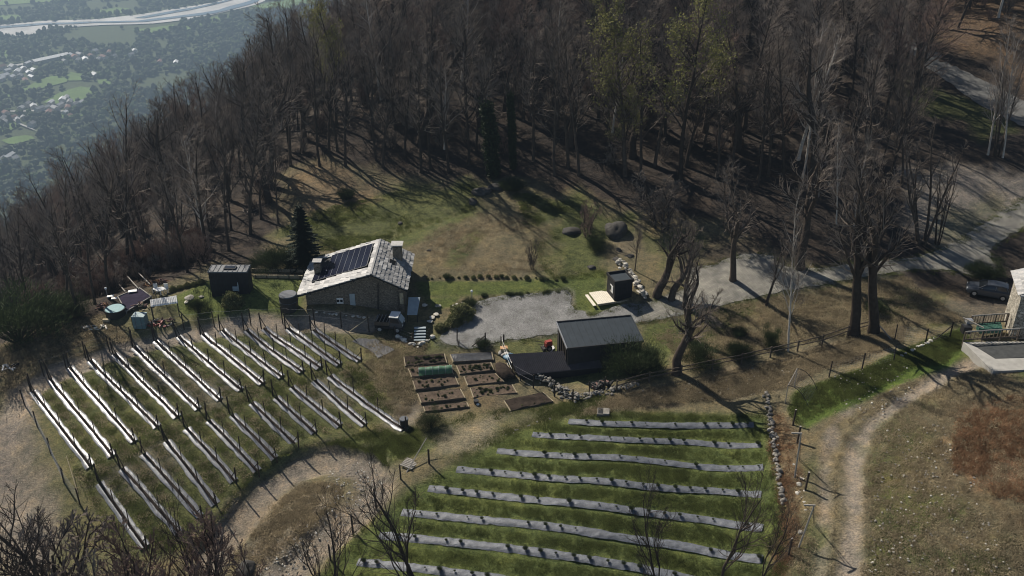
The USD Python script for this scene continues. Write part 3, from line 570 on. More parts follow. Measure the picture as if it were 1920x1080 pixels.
q = planey(442, 541, yC - .1) - f0; wb = obj('wall_box', box(.62, .2, .5, tuple(q)), 'zinc_sheet', t); obj('pipe', tube([q + (.3, -.05, -.3), q + (.3, -.05, .75)], .05, 6), 'zinc_sheet', wb)
# timber edging behind the cabin
for k, (pa, pb, n_) in enumerate((((470, 509), (575, 511), 'upper'), ((476, 521), (568, 522), 'lower'))):
    A, B = G(*pa), G(*pb); t = thing('timber_edging', f'{n_} of two long timber edgings between black cabin and stone house', 'timber edging', A, 0, 'timber edgings of the terrace')
    obj('beam', beam((0, 0, .18), B - A + (0, 0, .18), .16, .4), 'old_board', t)
    for s in np.linspace(.05, .95, 5): q = (B - A) * s; obj('stake', beam(q + (0, -.14, -.3), q + (0, -.14, .4), .09), 'fence_wood', t)
# small black kiosk with pale deck
f0 = G(1151, 566.5); yC = f0[1]
f1 = planez(1184, 561.5, f0[2]); ax = f1 - f0; W1 = np.linalg.norm(ax); ax /= W1; bl = planez(1139.5, 549, f0[2]); ay = np.array([-ax[1], ax[0], 0]); DP = (bl - f0) @ ay
RZ = math.atan2(ax[1], ax[0]); HT = 2.35; DP = min(max(DP, 2.0), 3.2)
t = thing('black_kiosk', 'small black timber kiosk with flat grey parapet roof beside the curved stone wall', 'cabin', f0, RZ)
obj('wall', hull([(x, y, z) for x in (0, W1) for y in (0, DP) for z in (-.35, HT - .1)]), 'dark_wood', t)
rfm = obj('roof', box(W1 + .12, DP + .12, .1, (W1 / 2, DP / 2, HT - .1)), 'shed_roof', t)
for (sx, sy, cx_, cy_) in ((W1 + .16, .12, W1 / 2, -.05), (W1 + .16, .12, W1 / 2, DP + .05), (.12, DP - .02, -.03, DP / 2), (.12, DP - .02, W1 + .03, DP / 2)): obj('parapet', box(sx, sy, .34, (cx_, cy_, HT)), 'dark_wood', rfm)
w = obj('window', box(.05, .75, .8, (-.03, DP * .35, 1.25)), 'white_paint', t); obj('pane', box(.02, .3, .62, (-.065, DP * .35 + .18, 1.25)), 'car_glass', w)
for k in range(9): obj('cladding_batten', box(.05, .03, HT + .1, (.1 + (W1 - .2) * k / 8, -.02, HT / 2 - .28)), 'dark_wood', t)
dk = thing('wooden_deck', 'pale new wooden deck in front of the black kiosk', 'deck', f0, RZ)
wd = 1.95
for k in range(9):
    x = -wd + wd * (k + .5) / 9 - .02; obj('plank', box(wd / 9 - .025, DP + .55, .06, (x, DP / 2 - .05, .22)), 'pale_wood', dk)
obj('step', box(.34, DP + .4, .06, (-wd - .32, DP / 2 - .05, .06)), 'pale_wood', dk)
for y in (-.22, DP + .1): obj('joist', box(wd + W1, .1, .16, ((W1 - wd) / 2, y - .06, .1)), 'old_board', dk)
# grey shed with one slope, tiled lean-to in front
def quad_roof(pxs, zs): return np.array([planez(px, py, z) for (px, py), z in zip(pxs, zs)])
gz = float(G(1206, 664)[2])
fl, fr_ = planez(1063, 654, gz + 2.25), planez(1206.7, 640, gz + 2.25); kl, kr = planez(1043, 604, gz + 3.0), planez(1182.5, 591.7, gz + 3.0)
o = np.array([*((fl + fr_) / 2)[:2], gz]); t = thing('grey_roofed_shed', 'long black shed with plain dark grey single slope roof below the gravel yard', 'shed', o)
R = np.array([fl, fr_, kr, kl]) - o; cen = R.mean(0)
ins = cen + (R - cen) * np.array([.965, .93, 1]) - (0, 0, .16)
obj('wall', hull(np.vstack([ins, np.c_[ins[:, :2], np.full(4, -1.2)]])), 'dark_wood', t)
rfm = obj('roof', slab_of(R, .12), 'shed_roof', t)
for (i, j, m_) in ((0, 1, 'black_plastic'), (0, 3, 'steel'), (1, 2, 'shed_roof'), (3, 2, 'black_plastic')): obj('edge_trim', beam(R[i] + (0, 0, .0), R[j] + (0, 0, .0), .1, .17), m_, rfm)
for k in range(1, 12):
    s = k / 12; obj('roof_seam', beam(R[0] + (R[1] - R[0]) * s + (0, 0, .01), R[3] + (R[2] - R[3]) * s + (0, 0, .01), .035, .05), 'shed_roof', rfm)
for k in range(1, 6): s = k / 6; q = ins[3] + (ins[0] - ins[3]) * s; obj('wall_board', box(.03, .62, 2.4 + .4 * (1 - s), (q[0] - .02, q[1], (q[2] - .3) / 2)), 'fence_wood', t)
# tiled lean-to
bl_, br_ = planez(953, 664, gz + 1.15), planez(1116, 655, gz + 1.15); f_l, f_r = planez(972, 703, float(G(972, 706)[2]) + .55), planez(1129.5, 688, float(G(1129, 693)[2]) + .5)
o = np.array([*((f_l + f_r) / 2)[:2], gz]); R2 = np.array([bl_, br_, f_r, f_l]) - o
t = thing('ribbed_lean_to', 'low dark ribbed roof shelter in front of the grey shed', 'shelter', o)
n = 46
def sheet_strip(k):
    s0, s1 = k / n, (k + 1) / n; pts = []
    for s, up in ((s0, 0), (s0 + .35 / n, .035), (s0 + .65 / n, .035), (s1, 0)):
        pts += [(R2[0] + (R2[1] - R2[0]) * s + (0, 0, up)), (R2[3] + (R2[2] - R2[3]) * s + (0, 0, up))]
    P = np.array(pts); return np.vstack([P, P - (0, 0, .03)]), None
rfm = obj('roof', slab_of(R2 - (0, 0, .035), .05), 'ribbed_roof', t)
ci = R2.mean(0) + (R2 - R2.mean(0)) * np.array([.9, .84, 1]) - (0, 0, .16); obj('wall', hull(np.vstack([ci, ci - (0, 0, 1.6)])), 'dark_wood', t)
for k in range(n):
    P, _ = sheet_strip(k); obj('roof_rib', hull(P[:8]), 'ribbed_roof', rfm)
for q in list(R2 - (0, 0, .1)) + [(R2[0] + R2[1]) / 2 - (0, 0, .1), (R2[3] + R2[2]) / 2 - (0, 0, .1)]:
    q = q + (cen * 0); c_ = R2.mean(0); q = c_ + (q - c_) * .95; obj('post', beam((q[0], q[1], -1.6), (q[0], q[1], q[2] - .02), .12), 'dark_wood', t)
# ------------------------------------------------------------------ building and terrace at the right edge
p = G(1893, 634); yA = p[1]
c0 = planey(1890, 620, yA); ct = planey(1897, 552, yA)
t = thing('stone_outbuilding', 'pale stone building with grey slab roof at the right edge of the picture', 'house', (c0[0] + .35, yA, 0), -.30)
O = np.array([c0[0], yA, 0.])
hgt = float(ct[2]); W3 = 7.0; L3 = 4.2
obj('wall', hull([(x, y, z) for x in (.0, W3) for y in (0, L3) for z in (float(p[2]) - 3, hgt)] + [(W3 / 2, y, hgt + 1.6) for y in (0, L3)]), 'pale_stone_wall', t)
rp = []
for s in (-1, 1):
    xe = W3 / 2 + s * (W3 / 2 + .2); e = hgt - .1
    q = np.array([(xe, -.5, e), (xe, L3 + .5, e), (W3 / 2, L3 + .5, hgt + 1.62), (W3 / 2, -.5, hgt + 1.62)]); rp.append(hull(np.vstack([q, q + (0, 0, .16)])))
rfm = obj('roof', join(rp), 'roof_slab', t)
for r in range(7):
    for k in range(11):
        s = (r + .5) / 7; x = (1 - s) * (W3 / 2) - (1 - s) * .0; x = -.4 + s * (W3 / 2 + .3); z = hgt - .05 + s * 1.75; y = -.4 + (L3 + .8) * k / 11 + .3
        obj('slab', box(.62, .56, .06, (x, y + rng.uniform(-.03, .03), z + .1), ry=-math.atan(1.8 / (W3 / 2 + .45)) + rng.uniform(-.05, .05)), ['pale_slab', 'roof_slab'][(r + k) % 2], rfm)
tp = [(1806,641), (1815,648), (1862,696), (1990,690), (1990,640)]
TZ = max(float(h(*planez(a, b, 1.9)[:2])) for a, b in tp + [(1900, 660), (1880, 690)]) + .06
tpw = np.array([planez(a, b, TZ) for a, b in tp]); o = tpw[0]
t = thing('concrete_terrace', 'pale concrete terrace with dark matting below the stone building', 'terrace', o)
obj('slab', hull(np.vstack([tpw - o, tpw - o - (0, 0, 1.6)])), 'concrete', t)
mp = np.array([planez(a, b, TZ + .03) for a, b in ((1822,645), (1990,640), (1990,668), (1866,672))]); obj('mat', slab_of(mp - o, .03), 'dark_mat', t)
gm = np.array([planez(a, b, TZ + .05) for a, b in ((1832,608), (1876,603), (1880,617), (1838,618))])
solo('green_mat', slab_of(gm + (0, 0, .02), .5), 'green_mat', 'dark green mat behind the terrace railing', 'mat')
def railing(name, pa, pb, za, label, hh=1.05, m='fence_wood', n=14):
    A, B = planez(*pa, za), planez(*pb, za); t = thing(name, label, 'railing', A)
    d = B - A
    for s in (0, .34, .67, 1): q = d * s; obj('post', beam(q - (0, 0, .5), q + (0, 0, hh), .1), m, t)
    for zz in (hh, .18): obj('rail', beam((0, 0, zz), d + (0, 0, zz), .06, .12), 'grey_pole' if zz == hh else m, t)
    for k in range(n): q = d * ((k + .5) / n); obj('slat', beam(q + (0, 0, .1), q + (0, 0, hh - .05), .11, .03, up=(1, 0, 0)), m, t)
railing('wooden_railing', (1806, 640), (1908, 634), TZ, 'brown slatted railing along the front of the terrace')
railing('wooden_railing', (1818, 610), (1887, 605), TZ, 'brown slatted railing at the back beside the stone building wall')
t = thing('barbecue_bench', 'grey boxes and pale beam at the left end of the terrace railings', 'bench', planez(1806, 625, TZ))
obj('box', box(.8, .7, .75, (.35, .3, .3)), 'black_plastic', t); obj('lid', box(.6, .5, .35, (.75, .9, .85)), 'steel', t); obj('beam', beam((.1, .9, 1.2), (1.3, -.9, 1.15), .1), 'grey_pole', t)
# ------------------------------------------------------------------ fences
def rail_fence(name, pts, label, hh=1.15, w=.13):
    P = gpoly(pts); t = thing(name, label, 'fence', P[0])
    for q in P: obj('post', beam(q - P[0] - (0, 0, .4), q - P[0] + (0, 0, hh), w), 'fence_wood', t)
    for i in range(len(P) - 1):
        for zz in (hh - .12, hh * .52): obj('rail', tube([P[i] - P[0] + (0, -.07, zz + rng.uniform(-.04, .04)), P[i + 1] - P[0] + (0, -.07, zz + rng.uniform(-.04, .04))], .055, 6), 'fence_wood', t)
    return t
rail_fence('rail_fence', [(1156,732),(1217,716),(1277,704),(1335,692),(1390,681),(1444,669),(1495,657),(1541,646),(1589,629),(1634,617)], 'long two rail wooden fence above the terraced field')
a = G(1672, 638); b = planey(1637, 596, G(1634, 617)[1]); solo('leaning_pole', tube([a, b], [.075, .06], 7), 'grey_pole', 'pale pole leaning at the right end of the rail fence', 'pole')
def wire_fence(pts, label, hh=1.7, mesh=True, w=.1, brace=()):
    P = gpoly(pts); t = thing('wire_fence', label, 'fence', P[0])
    for q in P: lean = rng.uniform(-.06, .06, 2); obj('post', beam(q - P[0] - (0, 0, .4), q - P[0] + (lean[0], lean[1], hh * rng.uniform(.94, 1.06)), w), 'post_wood', t)
    wires = []
    for i in range(len(P) - 1):
        for zz in np.linspace(.1, hh - .15, 7 if mesh else 3): wires.append([P[i] - P[0] + (0, 0, zz), (P[i] + P[i + 1]) / 2 - P[0] + (0, 0, zz - .03), P[i + 1] - P[0] + (0, 0, zz)])
        if mesh:
            L = np.linalg.norm(P[i + 1] - P[i])
            for s in np.arange(.0, 1, .3 / L): q = P[i] + (P[i + 1] - P[i]) * s - P[0]; wires.append([q + (0, 0, .1), q + (0, 0, hh / 2), q + (0, 0, hh - .15)])
    if wires: v, f = tubes(np.array(wires), np.full((len(wires), 3), .004), 3); tag(obj('wire_mesh', (v, f), 'steel', t), kind='stuff')
    for i, q2 in brace: obj('brace', beam(P[i] - P[0] + (0, 0, hh * .8), G(*q2) - P[0], .07), 'post_wood', t)
    return t
wire_fence([(1677.5,637),(1735,644),(1781,632)], 'upper wire fence of three dark posts near the terrace', brace=[(2, (1752,638))])
wire_fence([(1554,707),(1616,692),(1676,676)], 'wire net fence of dark posts along the green lawn strip')
wire_fence([(940,655),(960,705),(1000,727)], 'short wire fence of posts left of the ribbed shelter roof', 1.5, False)
wire_fence([(1040,742),(1074,752),(1105,737),(1133,730)], 'short post fence in front of the tumbled stone wall', 1.35, False)
wire_fence([(857,640),(910,647),(944,650)], 'small post fence between gravel yard and vegetable beds', 1.4, False, brace=[(1, (884,650))])
wire_fence([(742,627),(774,640),(805,634)], 'low post fence beside the garden steps', 1.0, False)
wire_fence([(805,872),(752,902),(705,947),(662,997),(620,1052)], 'post fence along left edge of the green terraced field', 1.7, False, w=.12)
wire_fence([(58,735),(82,702),(124,690),(160,668),(205,655),(246,640),(290,628),(345,616),(402,610),(470,606),(530,604),(590,606),(640,611),(692,620)], 'long post and wire fence between the track and the top of the left vineyard', 1.75, False, w=.09)
wire_fence([(46,757),(70,800),(95,850),(120,905),(150,945)], 'dark post fence along the far left end of the left vineyard', 1.7, True)
a = G(762, 888); b = G(801, 845) + (0, 0, 1.4); solo('leaning_pole', tube([a + (0, 0, .1), b], [.05, .04], 7), 'grey_pole', 'pale pole leaning over the grey pallet', 'pole')
a = G(652, 624); b = G(694, 610) + (0, 0, 1.0); solo('leaning_pole', tube([a, b], [.05, .04], 7), 'old_board', 'pale slanting pole at the top right of the left vineyard', 'pole')
a = G(146, 925); b = G(128, 868) + (0, 0, .8); solo('leaning_pole', tube([a + (0, 0, .1), b], [.035, .03], 7), 'old_board', 'thin yellowish stick by the left vineyard fence', 'pole')
# tall double posts with braces on the bank above the right edge of the terraced field
for (bx, by, hh, m_, w_, lab) in ((1486, 799, 1.75, 'post_wood', .12, 'lone dark post nearest the goal on the bank'), (1494, 832, 1.8, 'post_wood', .13, 'dark post beside the top of the upper pale pole'), (1509, 921, 1.9, 'post_wood', .13, 'dark post midway down the bank between two pale poles'), (1478, 1040, 1.6, 'post_wood', .13, 'lowest dark post at the foot of the bank')):
    P = G(bx, by); t = thing('bank_post', lab, 'post', P); obj('post', beam((0, 0, -.4), (.06, 0, hh), w_), m_, t); obj('cap', box(w_ * 1.1, w_ * 1.1, .03, (.06, 0, hh + .01)), 'grey_pole', t)
for (bx, by, tx, ty, lab) in ((1490, 897, 1502, 812, 'tall pale pole with wires, upper one on the brown bank'), (1496, 1027, 1527, 947, 'tall pale leaning pole with top bar, lower one on the bank')):
    P = G(bx, by); q = planey(tx, ty, P[1] + .15) - P; t = thing('tall_pole', lab, 'pole', P); obj('pole', tube([(0, 0, -.4), q], [.075, .06], 8), 'grey_pole', t)
    obj('bar', beam(q + (-.75, .05, -.03), q + (.08, 0, -.03), .1), 'grey_pole', t); obj('stay', tube([q - (0, 0, .3), (q[0] + .9, q[1] + 1.6, float(h(P[0] + q[0] + .9, P[1] + q[1] + 1.6)) - P[2] + .1)], .03, 5), 'post_wood', t); obj('stay', tube([q - (0, 0, .8), (q[0] + .3, q[1] + 2.6, float(h(P[0] + q[0] + .3, P[1] + q[1] + 2.6)) - P[2] + 1.2)], .025, 5), 'post_wood', t)
# football goal seen from the side
a = G(1472, 757); b = G(1489, 725); d = b - a
t = thing('football_goal', 'small metal football goal with curved side bar on the grass strip', 'goal', a)
H_ = 2.0; back = G(1533, 732) - a
obj('post', tube([(0, 0, 0), (0, 0, H_)], .036, 8), 'grey_pole', t); obj('post', tube([d, d + (0, 0, H_)], .036, 8), 'grey_pole', t); obj('crossbar', tube([(0, 0, H_), d + (0, 0, H_)], .036, 8), 'grey_pole', t)
for base in (np.zeros(3), d):
    e = base + (back - d); c = [base + (0, 0, H_)] + [base + (e - base) * (1 - math.cos(k)) * 1.0 + (0, 0, H_ * (1 - .42 * math.sin(k) * 0) * math.cos(k)) for k in np.linspace(.35, math.pi / 2, 7)]
    c = [base + (e - base) * s + np.array([0, 0, H_ * (1 - s ** 2.2)]) for s in np.linspace(0, 1, 9)]
    obj('side_bar', tube(c, .03, 6), 'black_plastic', t); obj('ground_bar', tube([base + (0, 0, .03), e + (0, 0, .03)], .025, 6), 'black_plastic', t)
nets = []
for s in np.linspace(0, 1, 14): nets.append([d * s + (back - d) * q + np.array([0, 0, H_ * (1 - q ** 2.2)]) for q in np.linspace(0, 1, 5)])
for q in np.linspace(0, 1, 12): nets.append([d * s + (back - d) * q + np.array([0, 0, H_ * (1 - q ** 2.2)]) for s in np.linspace(0, 1, 5)])
v, f = tubes(np.array(nets), np.full((len(nets), 5), .003), 3); tag(obj('net', (v, f), 'steel', t), kind='stuff')
# ------------------------------------------------------------------ dry stone walls, each stone a piece
def stone_row(name, pts, label, width=.5, height=.7, size=.2, m='stone', dens=1.0, seed=1, limit=160, cat_='stone wall'):
    P = gpoly(pts)[:, :2]; ls = LineString(P); o = np.array([*P[0], float(h(*P[0]))]); t = thing(name, label, cat_, o); r_ = np.random.default_rng(seed)
    n = min(limit, int(ls.length * height / (size * size * 1.7) * dens) + 4)
    lib = [stone(1, seed * 10 + k, .7) for k in range(6)]
    for k in range(n):
        s = r_.uniform(0, ls.length); q = np.array(ls.interpolate(s).coords[0]); q2 = np.array(ls.interpolate(min(s + .1, ls.length)).coords[0]) - np.array(ls.interpolate(max(s - .1, 0)).coords[0])
        nrm = np.array([-q2[1], q2[0]]) / (np.linalg.norm(q2) + 1e-9); lv = r_.uniform(0, 1); off = r_.normal(0, 1) * width * .3 * (1.1 - .5 * lv); q = q + nrm * off
        z = float(h(*q)) + lv * height * r_.uniform(.7, 1.05)
        mm = lib[k % 6].copy(); sc = size * r_.uniform(.35, 1.0) ** .8 * 1.45; mm.apply_scale(sc); mm.apply_transform(trimesh.transformations.rotation_matrix(r_.uniform(0, 6.3), (0, 0, 1)))
        mm.apply_translation((q[0] - o[0], q[1] - o[1], z - o[2])); obj('stone', mm, m, t)
    return t
stone_row('dry_stone_wall', [(1160,496),(1172,505),(1186,521),(1194,535),(1200,548),(1210,560)], 'curved pale dry stone wall beside the black kiosk', .55, .8, .19, 'pale_stone', 1.2, 3)
stone_row('dry_stone_wall', [(988,700),(1005,706),(1025,718),(1045,730),(1065,742),(1085,748)], 'tumbled grey stone wall below the ribbed shelter roof', .8, .7, .13, 'stone', 1.1, 5)
stone_row('dry_stone_wall', [(1075,750),(1105,742),(1140,735),(1165,728),(1200,722)], 'rubble wall at the left end of the rail fence', .8, .3, .12, 'stone', 1.3, 6)
stone_row('dry_stone_wall', [(1438,738),(1441,770),(1450,820),(1457,870),(1463,910),(1470,955)], 'narrow dry stone wall along right edge of the terraced field', .55, .35, .15, 'stone', .9, 7)
stone_row('dry_stone_wall', [(1490,870),(1503,910),(1508,960),(1500,1000)], 'scattered stones on the brown bank between the posts', .7, .1, .16, 'pale_stone', .5, 8, 30)
stone_row('dry_stone_wall', [(1690,668),(1715,655),(1735,645),(1752,636)], 'low edging of pale stones on the green bank by the terrace', .2, .1, .14, 'pale_stone', 1.2, 9, 40, 'stone edging')
stone_row('stone_edging', [(745,632),(765,643),(785,650)], 'pale stones beside the wooden garden steps', .3, .25, .17, 'pale_stone', 1.2, 11, 40, 'stone edging')
stone_row('stone_edging', [(785,648),(800,640),(815,632)], 'stones bordering the right side of the garden steps', .3, .2, .17, 'pale_stone', 1.2, 12, 40, 'stone edging')
stone_row('stone_edging', [(585,586),(620,589),(655,592),(690,598)], 'pale kerb stones below the stone house front', .2, .06, .13, 'pale_stone', 1.0, 13, 40, 'stone edging')
stone_row('stone_edging', [(815,574),(840,576),(870,570)], 'white stones along the small lawn right of the house', .2, .1, .17, 'pale_stone', 1.0, 14, 30, 'stone edging')
stone_row('stone_edging', [(1070,776),(1010,790),(965,810),(930,826)], 'few stones along the bank above the terraced field', .3, .03, .1, 'stone', .5, 15, 14, 'stone edging')
# rocks in the meadow
for k, (px, py, r, lab) in enumerate(((1155, 436, 1.75, 'biggest dark boulder in the meadow behind the kiosk'), (1071, 436, .85, 'round dark boulder left of the biggest meadow boulder'), (1156, 490, .6, 'dark rock at the top of the curved stone wall'), (1180, 482, .45, 'small rock right above the curved stone wall'), (1160, 470, .5, 'dark rock below the biggest boulder'), (1110, 503, .42, 'lone rock at the lawn edge left of the kiosk'),
    (886, 380, .7, 'rock on the meadow crest above the house'), (905, 362, 1.0, 'dark boulder at wood edge above the meadow'), (645, 368, .6, 'dark rock on the brown slope left of the hollow'), (930, 352, .8, 'grey boulder right of the wood edge boulder'), (460, 1072, 1.0, 'dark rock at the bottom edge of the track'), (805, 470, .22, 'small stone lying on the tan meadow slope'), (750, 420, .4, 'dark stone in the green hollow'))):
    p = G(px, py); mm = stone(r, k + 30, .62, 2); solo('boulder', (mm.vertices + p + (0, 0, r * .15), mm.faces), 'dark_rock', lab, 'boulder', smooth=40)
# ------------------------------------------------------------------ vegetable beds
BEDS = [([(757.5,671),(833,665),(838,682),(760,688)], 'dark_soil', 'narrow raised bed of dark soil with rows, top left of the vegetable garden'), ([(765,692),(842.5,685),(850,702),(772,708)], 'soil', 'raised bed with the green netting tunnel'), ([(774,715),(853,707),(860,722.5),(779,732)], 'soil', 'bare raised bed just below the green tunnel bed'),
 ([(783,739),(863,731),(872,747.5),(790,757)], 'soil', 'brown raised bed second from the bottom on the left'), ([(794,764),(875,756),(879,764),(797.5,773)], 'soil', 'thin raised bed at the bottom of the left column'), ([(844,666),(922,662),(925,676),(850,680)], 'black_film', 'raised bed covered with black sheet, top right of the vegetable garden'),
 ([(856,687.5),(920,681),(926,695),(862.5,703)], 'soil', 'weedy raised bed below the black sheet bed'), ([(870,707),(928,702),(945,717),(877,724)], 'soil', 'raised bed with dark netting heap at its right end'), ([(882,730),(960,723),(969,738),(888,747)], 'soil', 'lowest weedy raised bed of the right column'), ([(945,753),(1018,737.5),(1037,754),(957,772)], 'dark_soil', 'separate brown raised bed below the stone wall')]
bed_boxes = []
for pts, m, lab in BEDS:
    P = gpoly(pts); o = P.mean(0); Q = P - o; t = thing('raised_bed', lab, 'raised bed', o)
    up = .13; bed_boxes.append(P)
    for i in range(4):
        a, b = Q[i], Q[(i + 1) % 4]; obj('board', beam(a + (0, 0, up - .12), b + (0, 0, up - .12), .03 if i % 2 == 0 else .075, .26), 'old_board' if i % 2 else 'fence_wood', t)
    n = 9; k = np.linspace(0.02, .98, n); uu, vv = np.meshgrid(k, k, indexing='ij')
    S = (Q[0][None, None] * ((1 - uu) * (1 - vv))[..., None] + Q[1] * (uu * (1 - vv))[..., None] + Q[2] * (uu * vv)[..., None] + Q[3] * ((1 - uu) * vv)[..., None])
    S[..., 2] += up - .05 + .1 * meshkit.noise(S * 2.1) * (1 if m != 'dark_soil' else 1.5)
    iq, jq = np.meshgrid(np.arange(n - 1), np.arange(n - 1), indexing='ij'); qd = np.stack([iq * n + jq, iq * n + jq + 1, (iq + 1) * n + jq + 1, (iq + 1) * n + jq], -1).reshape(-1, 4)[:, ::-1]
    v = S.reshape(-1, 3); a_, b_, c_ = v[qd[0][0]], v[qd[0][1]], v[qd[0][2]]
    if np.cross(b_ - a_, c_ - a_)[2] < 0: qd = qd[:, ::-1]
    obj('soil' if m != 'black_film' else 'cover_sheet', (v, qd), m, t, True)
P = bed_boxes[1]; A = P[3] + (P[0] - P[3]) * .3; B = P[2] + (P[1] - P[2]) * .3; A = A + (B - A) * .2; d = B - A; L = np.linalg.norm(d); d /= L; nrm = np.cross(d, (0, 0, 1)); nrm /= np.linalg.norm(nrm)
t = thing('netting_tunnel', 'green netting tunnel over a raised bed', 'netting tunnel', A + (0, 0, .15))
k = np.linspace(0, math.pi, 9); s = np.linspace(0, L, 15); SS, KK = np.meshgrid(s, k, indexing='ij')
sag = 1 + .06 * np.sin(SS * 7)
V = d * SS[..., None] + nrm * (-.48 * np.cos(KK) * sag)[..., None] + np.array([0, 0, 1]) * (.55 * np.sin(KK) * sag)[..., None]
iq, jq = np.meshgrid(np.arange(14), np.arange(8), indexing='ij'); qd = np.stack([iq * 9 + jq, iq * 9 + jq + 1, (iq + 1) * 9 + jq + 1, (iq + 1) * 9 + jq], -1).reshape(-1, 4)
obj('netting', (V.reshape(-1, 3), qd), 'green_net', t, True)
for q in np.linspace(0, L, 6): obj('hoop', tube([d * q + nrm * (-.49 * math.cos(a)) + np.array([0, 0, .565 * math.sin(a)]) for a in np.linspace(0, math.pi, 9)], .015, 5), 'steel', t)
P = G(945, 700); mm = stone(.8, 77, .5, 2); mm.apply_scale((1, 1.7, 1)); mm.apply_transform(trimesh.transformations.rotation_matrix(.5, (0, 0, 1))); solo('netting_heap', (mm.vertices + P + (0, 0, .25), mm.faces), 'dark_soil', 'dark heap of netting at the right end of a raised bed', 'netting', smooth=40)
for (pts, lab) in (([(662,640),(690,629),(716,643),(690,656)], 'smaller dark weed mat with plants at top of vineyard'), ([(690,655),(716,644),(740,658),(708,673)], 'larger dark weed mat below the smaller one')):
    solo('weed_mat', drape(pts, .35, .06, .12, 6), 'black_film', lab, 'weed mat', smooth=True)
# garden steps
a, b = G(776, 641), G(798, 640); t = thing('garden_steps', 'weathered wooden steps from the gravel yard down to the garden', 'steps', a)
dx = b - a; dn = np.array([-dx[1], dx[0], 0]); dn /= np.linalg.norm(dn)
for k in range(5): c = dx / 2 + dn * (.15 + .34 * k) + np.array([0, 0, .12 + .15 * k]); obj('tread', box(np.linalg.norm(dx), .32, .07, tuple(c), rz=math.atan2(dx[1], dx[0])), 'zinc_sheet', t)
for q in (np.zeros(3), dx): obj('stringer', beam(q + (0, 0, -.05), q + dn * 1.75 + (0, 0, .7), .06, .2), 'dark_wood', t)
# manhole
P = G(1131, 774); t = thing('inspection_box', 'square concrete inspection box with open dark hatch in the grass', 'hatch', P, -.12)
for (sx, sy, x, y) in ((1.1, .1, 0, -.45), (1.1, .1, 0, .45), (.1, .8, -.5, 0), (.1, .8, .5, 0)): obj('wall', box(sx, sy, .4, (x, y, -.02)), 'stone', t)
obj('cover', box(.56, .9, .05, (.27, 0, .21)), 'stone', t); obj('hatch', box(.42, .76, .03, (-.24, 0, .12)), 'black_plastic', t)
# pallet, bins, clutter
P = G(768, 872); t = thing('pallet', 'grey wooden pallet lying on grass beside the hairpin track', 'pallet', P + (0, 0, .12), -.5)
for k in range(6): obj('slat', box(1.25, .13, .03, (0, -.5 + .2 * k, .08), rz=0), 'grey_pole', t)
for y in (-.5, 0, .5): obj('bearer', box(.1, 1.1, .09, (y, 0, .0)), 'grey_pole', t)
P = G(758, 799); t = thing('black_bin', 'black plastic bin at lower right corner of the left vineyard', 'bin', P); obj('body', cyl(.34, .85, (0, 0, -.05), 14, .4), 'black_plastic', t); obj('lid', cyl(.43, .08, (0, 0, .8), 14, .38), 'tank_top', t)
P = G(893, 757); t = thing('small_bin', 'small dark bucket with white rag between the lower raised beds', 'bucket', P); obj('body', cyl(.2, .4, (0, 0, 0), 12, .25), 'black_plastic', t); obj('rag', stone(.16, 5, .5).apply_translation((.15, -.2, .1)), 'white_paint', t)
# ------------------------------------------------------------------ machines and clutter round the house
def wheel(t, c, r, w, ax=(1, 0, 0)):
    a = np.asarray(ax, float); u = np.array([0, 0, 1.]); v = np.cross(a, u); k = np.linspace(0, 2 * math.pi, 19)[:-1]; c = np.asarray(c, float)
    ring = lambda rr, s: [c + a * s + (u * math.cos(q) + v * math.sin(q)) * rr for q in k]
    wh = obj('wheel', hull(ring(r, -w / 2) + ring(r, w / 2) + ring(r * .9, -w * .62) + ring(r * .9, w * .62)), 'tyre', t); obj('rim', hull(ring(r * .58, -w * .66) + ring(r * .58, w * .66)), 'steel', wh)
# flatbed utility truck in the shade by the house, nose to the right
P = (G(712, 622) + G(748, 626)) / 2
t = thing('flatbed_truck', 'small dark flatbed truck with pale cab roof in the shade of the house', 'truck', P, -.12)
obj('chassis', box(3.0, 1.1, .22, (0, .6, .55)), 'black_plastic', t)
bed = obj('bed', box(1.5, 1.5, .1, (-.75, .7, .82)), 'dark_wood', t)
for y in (-.03, 1.43): obj('side_board', box(1.5, .05, .4, (-.75, y, 1.05)), 'fence_wood', bed)
for x in (-1.48, -.02): obj('side_board', box(.05, 1.4, .4, (x, .7, 1.05)), 'grey_pole', bed)
for k in range(4): obj('rack_bar', box(.05, 1.45, .05, (-1.3 + .36 * k, .7, 1.3)), 'grey_pole', bed)
obj('cab', hull([(x, y, z) for y in (.05, 1.35) for x, z in ((.02, .6), (1.35, .6), (1.4, 1.05), (.95, 1.7), (.05, 1.75))]), 'car_paint', t)
obj('cab_roof', hull([(x, y, z) for y in (.08, 1.32) for x in (.03, .98) for z in (1.73, 1.82)]), 'white_paint', t)
obj('windscreen', hull([(1.38, .15, 1.1), (1.38, 1.25, 1.1), (1.0, .2, 1.66), (1.0, 1.2, 1.66), (1.41, .15, 1.12), (1.41, 1.25, 1.12), (1.03, .2, 1.68), (1.03, 1.2, 1.68)]), 'zinc_sheet', t)
obj('side_window', hull([(x, y, z) for y in (.03, .05) for x, z in ((.15, 1.15), (1.1, 1.15), (.9, 1.62), (.15, 1.65))]), 'car_glass', t)
for x in (-1.0, .85):
    for y in (.1, 1.3): wheel(t, (x, y, .34), .34, .22, (0, 1, 0))
for y in (.25, 1.15): obj('headlight', box(.05, .22, .15, (1.39, y, .85)), 'white_paint', t)
